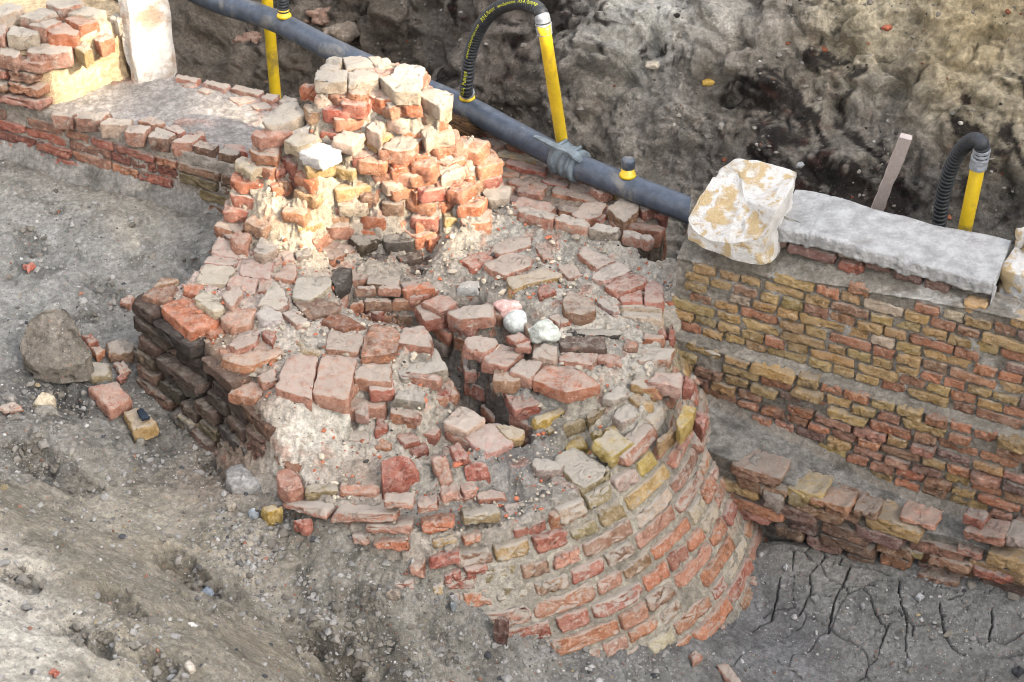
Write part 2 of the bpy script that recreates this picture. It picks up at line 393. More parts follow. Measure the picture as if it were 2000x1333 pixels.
for px, py, add in ((650, 1060, .0), (720, 1095, 0), (800, 1140, 0), (900, 1195, 0), (1000, 1245, .0), (1090, 1275, 0), (1180, 1290, 0), (1280, 1290, 0), (1400, 1235, 0), (1480, 1140, 0), (600, 1160, .05), (720, 1180, .04), (800, 1230, .04), (880, 1270, .04), (950, 1333, .05), (1050, 1333, .04), (1180, 1333, .03), (1300, 1333, .03), (700, 1333, .07), (800, 1333, .06)):
    gp.append((px, py, max(.03, face_z(px, py) + .008 + add)))
pts = []
for x, y, z in gp:
    q = P(x, y, z); pts.append(q)
for s, u, z in ((-3.2, -.9, .25), (-2, -.9, .25), (-1, -.9, .25), (0, -.9, .2), (1.2, -.9, .2), (-.3, -.1, .2), (-2, -.3, .3), (.6, -.2, .1), (-.9, -.2, .3)):
    pts.append(SU(s, u, z))
pts.append(np.array([CC[0], CC[1], .25]))
gt = TPS(pts, 2e-4)
gg = Grid(-3.2, 3.2, .6, 6.4, .03); gg.Z = np.clip(gt(gg.X, gg.Y), -.3, 1.35)
# per-zone colour, roughness, mud amount
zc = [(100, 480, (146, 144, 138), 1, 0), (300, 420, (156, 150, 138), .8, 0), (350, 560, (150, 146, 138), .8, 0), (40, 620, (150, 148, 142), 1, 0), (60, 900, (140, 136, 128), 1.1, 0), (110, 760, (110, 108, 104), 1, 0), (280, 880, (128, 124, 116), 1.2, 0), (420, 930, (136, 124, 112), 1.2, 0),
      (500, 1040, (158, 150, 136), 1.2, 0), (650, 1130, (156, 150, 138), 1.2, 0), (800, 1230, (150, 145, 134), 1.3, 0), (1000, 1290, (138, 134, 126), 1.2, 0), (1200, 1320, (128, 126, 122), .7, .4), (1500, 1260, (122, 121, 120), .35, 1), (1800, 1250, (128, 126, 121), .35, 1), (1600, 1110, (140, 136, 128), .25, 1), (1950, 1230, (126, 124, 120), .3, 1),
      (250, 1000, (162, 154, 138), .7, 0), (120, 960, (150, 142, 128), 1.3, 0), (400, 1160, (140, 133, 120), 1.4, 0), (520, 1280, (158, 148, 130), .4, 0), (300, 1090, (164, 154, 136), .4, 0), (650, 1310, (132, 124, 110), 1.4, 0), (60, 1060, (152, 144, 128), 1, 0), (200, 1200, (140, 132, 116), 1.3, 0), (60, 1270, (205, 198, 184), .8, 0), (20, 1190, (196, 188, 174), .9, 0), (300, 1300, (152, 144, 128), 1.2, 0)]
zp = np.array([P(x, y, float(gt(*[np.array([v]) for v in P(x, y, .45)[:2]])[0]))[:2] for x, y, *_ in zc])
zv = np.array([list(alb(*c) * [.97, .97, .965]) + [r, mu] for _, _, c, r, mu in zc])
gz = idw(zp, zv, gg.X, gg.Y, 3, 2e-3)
def axis(segs):
    o = []
    for a, b, h in segs: o.append(np.arange(a, b, h))
    return np.concatenate(o + [[segs[-1][1]]])
ax_ = axis([(-2.6, -1.9, .02), (-1.9, .56, .0065), (.56, 1.66, .003), (1.66, 2.6, .03)]); ay_ = axis([(1.2, 2.35, .02), (2.35, 3.4, .0065), (3.4, 4.1, .0036), (4.1, 5.5, .0075), (5.5, 6.3, .03)])
X, Y = np.meshgrid(ax_, ay_, indexing='ij')
Z = gg.read(X, Y); zz = gg.read(X, Y, gz); rgh = zz[..., 3]; mud = zz[..., 4]
p3 = np.stack([X, Y, Z], -1)
stretch = p3 * np.array([1, 1, 1])
big = fbm(p3 * 4.5, 3, 3) * .016
mid = fbm(p3 * 15, 3, 4)
cl = ridged(p3 * 26, 3, 5)
clod = sstep(.0, .55, fbm(p3 * 7, 2, 6)) 
micro = fbm(p3 * 70, 2, 7) + 1.6 * (.35 - np.abs(fbm(p3 * 42, 2, 9)))
Z = Z + big * np.clip(rgh, .3, 1.3) + rgh * (mid * .011 + (np.abs(fbm(p3 * 17, 3, 8)) * .024 - .009) * (.25 + clod) + clod * (cl - .9) * .006) + micro * .0026 * np.clip(rgh + .1, .35, 1.3)
# drying cracks in the mud
cracks = [[(655, 820), (678, 855), (615, 905), (625, 950), (580, 1015)], [(775, 885), (758, 925), (740, 950), (716, 990), (705, 1030), (700, 1070)], [(965, 945), (970, 985), (985, 1025), (1005, 1060)], [(1130, 1040), (1145, 1095), (1165, 1130), (1190, 1165), (1240, 1185)], [(1335, 1080), (1338, 1120), (1332, 1155)], [(940, 1070), (915, 1110), (900, 1155)],
          [(820, 950), (860, 990), (885, 1040), (930, 1080)], [(1335, 1150), (1400, 1165), (1470, 1150)], [(390, 1065), (430, 1035), (470, 1020), (500, 905)], [(1010, 1060), (1005, 1130), (1020, 1180)], [(885, 1040), (965, 1035), (1030, 1085), (1150, 1095)], [(1165, 1030), (1220, 1028)], [(705, 950), (790, 950), (870, 955)], [(560, 985), (470, 985), (440, 1010)], [(615, 905), (540, 905)], [(1380, 1200), (1470, 1195)], [(620, 960), (705, 970)], [(1035, 1080), (1030, 1115)], [(745, 860), (730, 880), (780, 890), (860, 905), (930, 930)]]
pits = [(120, 925, .16, .07, .035), (60, 890, .12, .06, .03), (380, 1135, .13, .06, .045), (340, 1090, .08, .05, .03), (640, 1270, .12, .05, .04), (590, 1240, .09, .05, .025), (330, 640, .08, .05, .025), (165, 615, .06, .04, .02), (130, 780, .12, .06, .03), (420, 910, .1, .05, .03), (300, 860, .08, .05, .02), (550, 1010, .08, .04, .02), (720, 1200, .09, .05, .025), (850, 1240, .08, .04, .02), (200, 560, .1, .04, .018), (60, 470, .1, .05, .018), (380, 520, .08, .04, .015), (30, 1130, .1, .05, .04), (150, 1230, .12, .05, .04), (300, 1290, .1, .05, .035), (240, 1180, .09, .05, .03)]
pitm = np.zeros(X.shape)
for px, py, ra, rb, dp in pits:
    zq_ = .5
    for _ in range(12): q = P(px, py, zq_); zq_ = .5 * zq_ + .5 * float(gg.read(q[0], q[1]))
    q = P(px, py, zq_); dx_, dy_ = X - q[0], Y - q[1]; a_, b__ = dx_ * .8 - dy_ * .6, dx_ * .6 + dy_ * .8
    r_ = np.sqrt((a_ / ra) ** 2 + (b__ / rb) ** 2) + .45 * fbm(p3 * 13, 2, 14); m_ = 1 - sstep(.55, 1.0, r_); Z = Z - dp * m_ * (1 + .5 * mid); pitm = np.maximum(pitm, m_)
Z = Z + pitm * (np.abs(fbm(p3 * 32, 2, 15)) * .022 - .006)
# crust lumps
lumpm = sstep(.05, .5, fbm(p3 * 5.5, 3, 16)) * np.clip(rgh, 0, 1.3)
Z = Z + lumpm * (.5 - np.abs(fbm(p3 * 20, 3, 17))) * .020
dmin = np.full(X.shape, 9.)
for ci, cr in enumerate(cracks):
    wdt = (.9, 1.1, 1.0, .9, 1.1, .75, .7, .9, .9, .6, .9, .9, .8, .8, .8, .7, .8, .6, .9)[ci]
    q = np.array([P(*cH(v), .13)[:2] for v in cr])
    for a, b in zip(q[:-1], q[1:]):
        sel = (X > min(a[0], b[0]) - .05) & (X < max(a[0], b[0]) + .05) & (Y > min(a[1], b[1]) - .05) & (Y < max(a[1], b[1]) + .05)
        if not sel.any(): continue
        xs = X[sel] + noise(np.stack([X[sel] * 60, Y[sel] * 60, 0 * X[sel]], -1)) * .0045; ys = Y[sel] + noise(np.stack([X[sel] * 40, Y[sel] * 40, 0 * X[sel] + 9], -1)) * .0045
        t = np.clip(((xs - a[0]) * (b[0] - a[0]) + (ys - a[1]) * (b[1] - a[1])) / ((b - a) @ (b - a)), 0, 1)
        dmin[sel] = np.minimum(dmin[sel], np.hypot(xs - a[0] - t * (b[0] - a[0]), ys - a[1] - t * (b[1] - a[1])) / wdt)
Z = Z - .022 * (1 - sstep(.0006, .0034, dmin)) + .003 * (1 - sstep(.004, .05, dmin)) * sstep(.002, .005, dmin)
# fine joined cracks between the big ones
def worley_edge(px_, py_, sc, seed):
    gx_ = np.floor(px_ * sc).astype(int); gy_ = np.floor(py_ * sc).astype(int); f1 = np.full(px_.shape, 9.); f2 = np.full(px_.shape, 9.)
    for ox in (-1, 0, 1):
        for oy in (-1, 0, 1):
            cx, cy = gx_ + ox, gy_ + oy; h1 = np.modf(np.abs(np.sin(cx * 127.1 + cy * 311.7 + seed) * 43758.5))[0]; h2 = np.modf(np.abs(np.sin(cx * 269.5 + cy * 183.3 + seed) * 43758.5))[0]
            d_ = np.hypot(cx + h1 - px_ * sc, cy + h2 - py_ * sc); f2 = np.where(d_ < f1, f1, np.minimum(f2, d_)); f1 = np.minimum(f1, d_)
    return (f2 - f1) / sc
mz = (mud > .45) & (X > .5) & (Y < 4.15)
wx_ = X[mz] + .02 * noise(np.stack([X[mz] * 14, Y[mz] * 14, 0 * X[mz]], -1)); wy_ = Y[mz] + .02 * noise(np.stack([X[mz] * 14, Y[mz] * 14, 0 * X[mz] + 5], -1))
we = worley_edge(wx_, wy_, 6.2, 3.3) / (.5 + .9 * sstep(-.3, .4, noise(np.stack([X[mz] * 9, Y[mz] * 9, 0 * X[mz] + 8], -1)))); gate = sstep(-.05, .3, noise(np.stack([X[mz] * 5, Y[mz] * 5, 0 * X[mz] + 2], -1)) + .35 * sstep(3.45, 3.75, Y[mz]))
fine = np.zeros(X.shape); fine[mz] = (1 - sstep(.0008, .0038, we)) * gate
Z = Z - .014 * fine; dmin = np.where(fine > .5, np.minimum(dmin, .0016), dmin)
def ground_z(x, y):
    i = np.clip(np.searchsorted(ax_, x) - 1, 0, len(ax_) - 2); j = np.clip(np.searchsorted(ay_, y) - 1, 0, len(ay_) - 2)
    return .25 * (Z[i, j] + Z[i + 1, j] + Z[i, j + 1] + Z[i + 1, j + 1])
def grid_quads(nx, ny):
    i, j = np.meshgrid(np.arange(nx - 1), np.arange(ny - 1), indexing='ij'); k = (i * ny + j).ravel()
    return np.stack([k, k + ny, k + ny + 1, k + 1], 1)
V = np.stack([X, Y, Z], -1).reshape(-1, 3)
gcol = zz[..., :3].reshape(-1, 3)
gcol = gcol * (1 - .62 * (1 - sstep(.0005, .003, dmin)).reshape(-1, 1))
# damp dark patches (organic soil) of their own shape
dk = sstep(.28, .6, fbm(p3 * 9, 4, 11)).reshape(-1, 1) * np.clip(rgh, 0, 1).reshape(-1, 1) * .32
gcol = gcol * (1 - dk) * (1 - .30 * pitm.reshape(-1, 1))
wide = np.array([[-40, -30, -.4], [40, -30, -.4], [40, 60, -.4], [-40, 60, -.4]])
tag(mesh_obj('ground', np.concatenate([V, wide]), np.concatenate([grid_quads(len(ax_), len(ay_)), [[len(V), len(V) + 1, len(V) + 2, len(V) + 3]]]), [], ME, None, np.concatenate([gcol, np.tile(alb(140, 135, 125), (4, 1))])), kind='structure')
def on(fn, px, py, z=.4):
    for _ in range(14):
        q = P(px, py, z); z = z * .5 + .5 * float(fn(np.array([q[0]]), np.array([q[1]]))[0])
    return P(px, py, z)

# ------------------------------------------------------------------ earth bank behind the walls
bs = np.concatenate([np.arange(-4.8, -2.7, .03), np.arange(-2.7, 2.3, .0065)]); bu = np.concatenate([np.arange(-.36, -1.9, -.0058), np.arange(-1.9, -3.2, -.03)])
def bank_plane(px, py, u0, zf, slope):         # where the sight line meets the bank's plane
    d = ray(px, py); lo, hi = 2.0, 14.0
    for _ in range(40):
        t = (lo + hi) / 2; q = CAM + d / np.linalg.norm(d) * t; s, u = tosu(q)
        if q[2] > zf + slope * max(0, u0 - u): lo = t
        else: hi = t
    return q
bp = []
for px, py in ((900, 210), (900, 100), (960, 20), (1100, 260), (1100, 120), (1100, 0), (1300, 330), (1300, 200), (1300, 60), (1500, 300), (1500, 150), (1500, 0), (1700, 380), (1700, 200), (1700, 50), (1950, 400), (1950, 250), (1950, 100), (2000, 0), (1400, 400), (1850, 440)):
    q = bank_plane(px, py, -.72, .42, 1.05); bp.append([*tosu(q), q[2]])
for px, py, z in ((420, 180, .10), (520, 175, .10), (620, 150, .14), (720, 130, .22), (400, 110, .16), (480, 80, .20), (560, 60, .26), (640, 60, .32), (700, 40, .42), (760, 10, .58), (780, 130, .32), (840, 190, .36), (380, 40, .3), (345, 100, .2), (420, 0, .40), (560, 0, .42), (660, 0, .48)):
    q = P(px, py, z); bp.append([*tosu(q), z])
for s in (-4.6, -3.7, -2.9, -2.2, -1.5): bp += [[s, -.40, .12], [s, -.85, .10], [s, -1.2, .10]]
bp += [[-.9, -.4, .2], [-1.0, -.8, .2]]
for s in (0, .8, 1.6): bp.append([s, -.40, .40])
bp += [[-4.6, -2.0, .6], [-3.6, -2.4, .6], [-4.6, -3.0, 1.0], [-3.6, -3.1, 1.0]]
bt = TPS(bp, 5e-3)
Bg = Grid(-4.9, 2.4, -3.3, -.3, .04); Bg.Z = np.clip(bt(Bg.X, Bg.Y), .1, 4)
S2, U2 = np.meshgrid(bs, bu, indexing='ij'); Zb = Bg.read(S2, U2)
Vb = SU(S2, U2, Zb)
qb = grid_quads(len(bs), len(bu))[:, ::-1]
Nb = vnormals(Vb.reshape(-1, 3), qb, np.zeros((0, 3), int)).reshape(Vb.shape)
if Nb[..., 2].mean() < 0: Nb = -Nb; qb = qb[:, ::-1]
strat = Vb.copy(); strat[..., 2] *= 1.4
def worley(px_, py_, seed):
    gx_ = np.floor(px_).astype(int); gy_ = np.floor(py_).astype(int); f1 = np.full(px_.shape, 9.); hc = np.zeros(px_.shape); f2 = np.full(px_.shape, 9.)
    for ox in (-1, 0, 1):
        for oy in (-1, 0, 1):
            cx, cy = gx_ + ox, gy_ + oy; h1 = np.modf(np.abs(np.sin(cx * 127.1 + cy * 311.7 + seed) * 43758.5))[0]; h2 = np.modf(np.abs(np.sin(cx * 269.5 + cy * 183.3 + seed) * 43758.5))[0]; h3 = np.modf(np.abs(np.sin(cx * 71.7 + cy * 97.3 + seed) * 43758.5))[0]
            d_ = np.hypot(cx + h1 - px_, cy + h2 - py_); near = d_ < f1; f2 = np.where(near, f1, np.minimum(f2, d_)); hc = np.where(near, h3, hc); f1 = np.minimum(f1, d_)
    return f1, f2 - f1, hc
wa_, wb_ = S2 + .05 * fbm(strat * 7, 3, 121), Zb * 1.25 - U2 * .3 + .05 * fbm(strat * 7, 3, 122)
lump = fbm(strat * 1.8, 2, 20) * .07 + fbm(strat * 4.5, 3, 21) * .05
for sc_, am_, sd_ in ((3.2, .12, .7), (6.5, .085, 1.7), (13., .046, 2.9), (27., .022, 4.1), (52., .010, 5.3)):
    f_, e_, h_ = worley(wa_ * sc_, wb_ * sc_ * 1.2, sd_); gate_ = sstep(-.5, .3, fbm(strat * sc_ * .35, 2, 123 + sd_)); lump = lump + am_ * gate_ * ((h_ - .5) * sstep(0, .22, e_) + .55 * (.35 - f_ ** 2))
lump = lump + fbm(strat * 40, 3, 24) * .005 - .05 * sstep(.6, .95, fbm(strat * 6.5, 2, 27))
sm = sstep(.95, 1.5, S2 * .55 + (Zb - .9) * .85 + .25 * fbm(strat * 4, 2, 29))               # smoother sand towards the upper right
Vb = Vb + Nb * (lump * (1 - .78 * sm))[..., None]
# colours: grey clay, pale sand above, dark peat seams
pts_c = [(1300, 40, (226, 220, 206)), (1220, 30, (218, 212, 198)), (1380, 60, (204, 196, 182)), (1150, 60, (150, 142, 130)), (1900, 60, (226, 204, 162)), (1700, 40, (212, 196, 164)), (1990, 200, (200, 184, 154)), (1500, 200, (142, 132, 118)), (1150, 250, (146, 136, 122)), (1000, 150, (118, 108, 98)), (900, 100, (112, 102, 92)), (900, 10, (120, 110, 100)), (1300, 280, (150, 142, 130)), (1500, 350, (120, 114, 106)), (1700, 230, (146, 138, 126)), (1800, 380, (118, 112, 104)), (1950, 420, (112, 106, 98)), (850, 190, (104, 100, 94)), (700, 60, (112, 102, 90)), (600, 130, (100, 92, 82)), (450, 60, (104, 94, 82)), (450, 150, (92, 86, 76)), (620, 20, (128, 116, 102)), (1200, 330, (140, 132, 120)), (1400, 130, (150, 140, 126))]
cp = []; cv = []
for px, py, c in pts_c:
    q = bank_plane(px, py, -.72, .42, 1.05) if px > 850 else P(px, py, .6); cp.append(tosu(q)); cv.append(alb(*c))
cb = idw(cp, cv, Bg.X, Bg.Y, 3, 3e-3)
peat = [(1500, 250, 1.25), (1420, 220, .9), (1600, 300, 1.3), (1700, 340, 1.2), (1560, 340, 1.0), (1660, 200, .8), (1340, 200, .4), (1200, 100, .8), (1300, 110, .6), (1550, 90, .7), (1620, 140, .9), (1900, 250, .9), (1980, 260, .9), (1700, 30, .3), (1300, 30, -.4), (1900, 60, -.8), (1150, 250, -.1), (1050, 40, .9), (980, 70, .8), (950, 180, .5), (1250, 320, -.2), (1750, 200, -.1), (1450, 330, .35), (1900, 400, .5), (1120, 180, .3), (800, 60, .5), (700, 100, .2), (500, 120, .2), (1400, 60, -.4), (1800, 120, -.3), (1350, 260, .5), (1640, 240, .8)]
pp = []; pv = []
for px, py, v in peat:
    q = bank_plane(px, py, -.72, .42, 1.05) if px > 850 else P(px, py, .6); pp.append(tosu(q)); pv.append([v])
pm = Bg.read(S2, U2, idw(pp, pv, Bg.X, Bg.Y, 3, 2e-3))[..., 0]
st2 = SU(S2, U2, Zb)
warp = np.stack([S2 * 2.6 + .8 * fbm(st2 * 6, 2, 31), (Zb + S2 * .45) * 12 + fbm(st2 * 5, 2, 32) * 1.6, U2 * 6], -1)
seam = fbm(warp, 4, 33) * .70 + ridged(st2 * 22, 4, 34) * .16 + .16 * fbm(st2 * 55, 2, 38) + .10 * (worley(wa_ * 11, wb_ * 13.2, 2.9)[2] - .5)
pk = .92 * sstep(.16, .50, seam - .58 + pm * .82)
red = sstep(.6, .9, fbm(st2 * 24, 3, 35) + pm * .3) * .5
colb = Bg.read(S2, U2, cb) * np.array([1.06, 1.07, 1.09])
colb = colb * np.clip(1 + .20 * fbm(st2 * 10, 3, 36) + .30 * (worley(wa_ * 5, wb_ * 6, 1.7)[2] - .5) + .22 * (worley(wa_ * 11, wb_ * 13.2, 2.9)[2] - .5) - .45 * sstep(.35, .75, fbm(st2 * 26, 3, 37)), .15, 2)[..., None]
smc = (.65 * sm)[..., None]; colb = colb * (1 - smc) + Bg.read(S2, U2, cb) * 1.1 * smc
colb = colb * (1 - pk[..., None]) + np.array([.014, .011, .010]) * pk[..., None]
colb = colb * (1 - red[..., None] * .4) + alb(120, 62, 42) * red[..., None] * .4
tag(mesh_obj('hillside', Vb.reshape(-1, 3), qb, [], MBK, None, np.clip(colb, .004, 1).reshape(-1, 3)), kind='structure')
def bank_on(px, py):
    d = ray(px, py); d = d / np.linalg.norm(d); t = 3.
    while t < 12:
        q = CAM + d * t; s, u = tosu(q)
        if u < -.45 and q[2] < Bg.read(s, u): break
        t += .01
    return q

# ------------------------------------------------------------------ round tower with its wing and pier
def zk(k): return .76 + .050 * k
pierB = [  # outline on crop A, course, thickness, colour, dust
 ([(525, 205), (600, 135), (665, 140), (640, 205)], 9, .06, 'c', 1), ([(510, 272), (530, 210), (690, 215), (680, 278)], 8.9, .06, 'c', .9), ([(670, 140), (800, 135), (830, 190), (690, 205)], 9, .06, 'c', 1), ([(800, 135), (905, 148), (955, 185), (850, 200)], 9, .06, 'c', 1),
 ([(695, 215), (830, 205), (855, 260), (700, 278)], 8.95, .06, 'c', .8), ([(960, 185), (985, 172), (1115, 195), (1075, 250), (925, 240)], 9.1, .07, 'w', .9), ([(865, 250), (925, 243), (1075, 254), (1080, 330), (950, 325)], 9, .07, 'c', .9),
 ([(430, 300), (455, 288), (570, 285), (545, 318)], 8, .07, 'O', .5), ([(585, 340), (620, 310), (690, 310), (720, 350), (650, 365)], 8, .06, 'O', .4), ([(690, 290), (800, 290), (800, 345), (700, 340)], 8.4, .06, 'o', .6), ([(785, 345), (850, 295), (985, 315), (940, 370), (880, 378)], 8.1, .075, 'O', .6), ([(960, 372), (985, 335), (1075, 345), (1100, 400), (1010, 410)], 8, .06, 'O', .35), ([(1080, 350), (1110, 300), (1265, 340), (1195, 415)], 8, .075, 'c', .9),
 ([(555, 420), (670, 345), (815, 385), (690, 445)], 7.4, .07, 'R', .35), ([(960, 432), (1015, 408), (1145, 425), (1110, 452)], 7, .06, 'b', .7), ([(235, 470), (330, 390), (410, 385), (460, 450), (350, 500), (245, 505)], 6.5, .06, 'c', 1), ([(165, 550), (310, 510), (385, 545), (215, 588)], 6, .06, 's', .45), ([(340, 600), (420, 545), (545, 575), (440, 632)], 6, .06, 'c', .9),
 ([(425, 655), (520, 595), (655, 645), (545, 702)], 5.8, .058, 'w', 0), ([(600, 590), (660, 540), (780, 560), (720, 622)], 6.3, .06, 'c', .9), ([(790, 525), (860, 460), (900, 470), (870, 560)], 6.7, .08, 'c', .8), ([(860, 640), (970, 540), (1095, 580), (1050, 635), (990, 652)], 5.8, .07, 'o', .95), ([(1080, 530), (1130, 490), (1190, 510), (1180, 550), (1120, 592)], 6.2, .07, 'c', .7),
 ([(1115, 620), (1210, 555), (1280, 595), (1185, 642)], 5.2, .06, 'o', .5), ([(1230, 560), (1375, 595), (1330, 640), (1290, 640)], 4.6, .06, 's', .7), ([(735, 690), (830, 645), (920, 680), (890, 722), (750, 708)], 5, .065, 'o', .6), ([(1030, 690), (1170, 680), (1190, 722), (1150, 748), (1040, 724)], 4.8, .07, 'O', .4), ([(1185, 722), (1300, 715), (1330, 742), (1200, 792)], 4, .06, 'c', .8),
 ([(155, 640), (180, 610), (320, 640), (310, 682), (200, 672)], 5, .052, 'O', .75), ([(75, 710), (110, 680), (280, 725), (165, 758)], 4.1, .052, 'c', .6), ([(55, 800), (75, 765), (290, 790), (240, 832), (100, 832)], 3.1, .052, 'O', .3), ([(95, 862), (130, 830), (310, 830), (300, 882), (180, 892)], 2.1, .055, 'b', .8), ([(100, 940), (140, 905), (310, 900), (290, 950), (170, 960)], 1.1, .06, 'b', .8),
 ([(325, 688), (370, 665), (455, 702), (400, 732)], 4.4, .055, 'r', .5), ([(280, 732), (330, 710), (352, 742), (300, 762)], 4, .05, 'r', .4), ([(600, 738), (680, 700), (755, 722), (720, 762)], 4.4, .055, 'y', .7), ([(360, 782), (400, 770), (490, 802), (440, 824)], 3.4, .05, 'r', .45), ([(455, 735), (600, 745), (600, 772), (470, 772)], 4.2, .05, 'b', .4), ([(300, 792), (350, 790), (372, 820), (320, 832)], 3.3, .05, 'b', .4), ([(490, 810), (560, 800), (640, 840), (600, 860), (520, 850)], 3, .05, 'b', .6),
 ([(860, 790), (960, 765), (1025, 785), (1020, 817), (900, 838)], 3.6, .06, 'c', .7), ([(1140, 790), (1200, 750), (1320, 770), (1300, 802), (1180, 822)], 3.6, .06, 's', .8), ([(1225, 860), (1330, 805), (1390, 832), (1310, 884)], 3.2, .06, 'O', .4), ([(640, 880), (690, 850), (745, 872), (730, 912), (650, 912)], 2.5, .05, 's', .7), ([(745, 872), (800, 840), (860, 872), (850, 902), (770, 902)], 2.7, .06, 'b', .3), ([(815, 830), (870, 810), (890, 840), (850, 862)], 3, .05, 'o', .3), ([(1020, 850), (1110, 810), (1112, 850), (1060, 882)], 3, .07, 'O', .3), ([(965, 860), (1050, 845), (1045, 882), (980, 892)], 2.6, .06, 'c', .6),
 ([(530, 950), (560, 900), (670, 930), (660, 967)], 1.8, .055, 's', .5), ([(680, 962), (740, 930), (800, 957), (770, 982)], 1.5, .055, 'r', .4), ([(840, 937), (960, 895), (1005, 942), (960, 962)], 1.8, .06, 'g', .7), ([(1140, 900), (1210, 880), (1260, 922), (1190, 934)], 2.2, .07, 'O', .3), ([(1285, 952), (1400, 890), (1450, 907), (1410, 959)], 2.2, .06, 'O', .4), ([(775, 1012), (840, 975), (940, 1002), (930, 1033)], 1, .055, 'c', .6), ([(950, 1012), (1010, 990), (1040, 1020), (980, 1042)], .9, .06, 'O', .3), ([(1190, 972), (1260, 960), (1290, 1002), (1220, 1022)], 1.4, .06, 'y', .3), ([(1200, 1062), (1290, 1030), (1340, 1072), (1230, 1094)], .7, .06, 'c', .7), ([(1050, 1010), (1110, 990), (1110, 1040), (1060, 1060)], 1, .06, 'O', .2),
 ([(1300, 700), (1345, 690), (1350, 760), (1330, 770)], 3.6, .06, 's', .7), ([(1060, 640), (1130, 620), (1120, 680), (1060, 690)], 5, .05, 'O', .4), ([(1110, 950), (1170, 930), (1190, 960), (1130, 985)], 1.4, .05, 's', .6), ([(900, 700), (1020, 690), (1030, 740), (930, 760)], 4.5, .06, 'O', .6), ([(1200, 830), (1240, 800), (1290, 800), (1230, 850)], 3.2, .05, 'c', .9), ([(1110, 850), (1200, 830), (1220, 870), (1130, 885)], 2.6, .06, 'c', .9),
 ([(490, 1012), (540, 1000), (725, 1042), (700, 1063), (590, 1068)], .9, .07, 's', .8), ([(510, 1182), (640, 1125), (750, 1182), (600, 1243)], -.3, .06, 'O', .6),
 ([(1160, 450), (1200, 465), (1230, 455), (1232, 490), (1180, 500)], 6.6, .06, 'o', .4), ([(1380, 960), (1465, 945), (1500, 1000), (1430, 1020)], .6, .06, 'c', .8), ([(1100, 1110), (1180, 1080), (1200, 1110), (1130, 1140)], .2, .07, 'O', .3), ([(380, 1010), (480, 1030), (490, 1080), (400, 1060)], .1, .05, 's', .8),
]
pierChar = [([(690, 1112), (800, 1090), (875, 1122), (760, 1168)], .2, .06, 'y', .6), ([(880, 1112), (1010, 1080), (1090, 1082), (1040, 1143), (900, 1153)], .3, .06, 'g', .6), ([(740, 1243), (800, 1210), (950, 1200), (900, 1253)], -.7, .06, 'b', .35), ([(950, 1222), (1090, 1180), (1090, 1233), (1000, 1253)], -.5, .06, 'o', .3), ([(580, 1312), (640, 1280), (710, 1290), (680, 1323)], -.8, .06, 'b', .3), ([(1010, 1300), (1100, 1240), (1170, 1180), (1170, 1215), (1080, 1320)], -.9, .07, 'O', .3)]
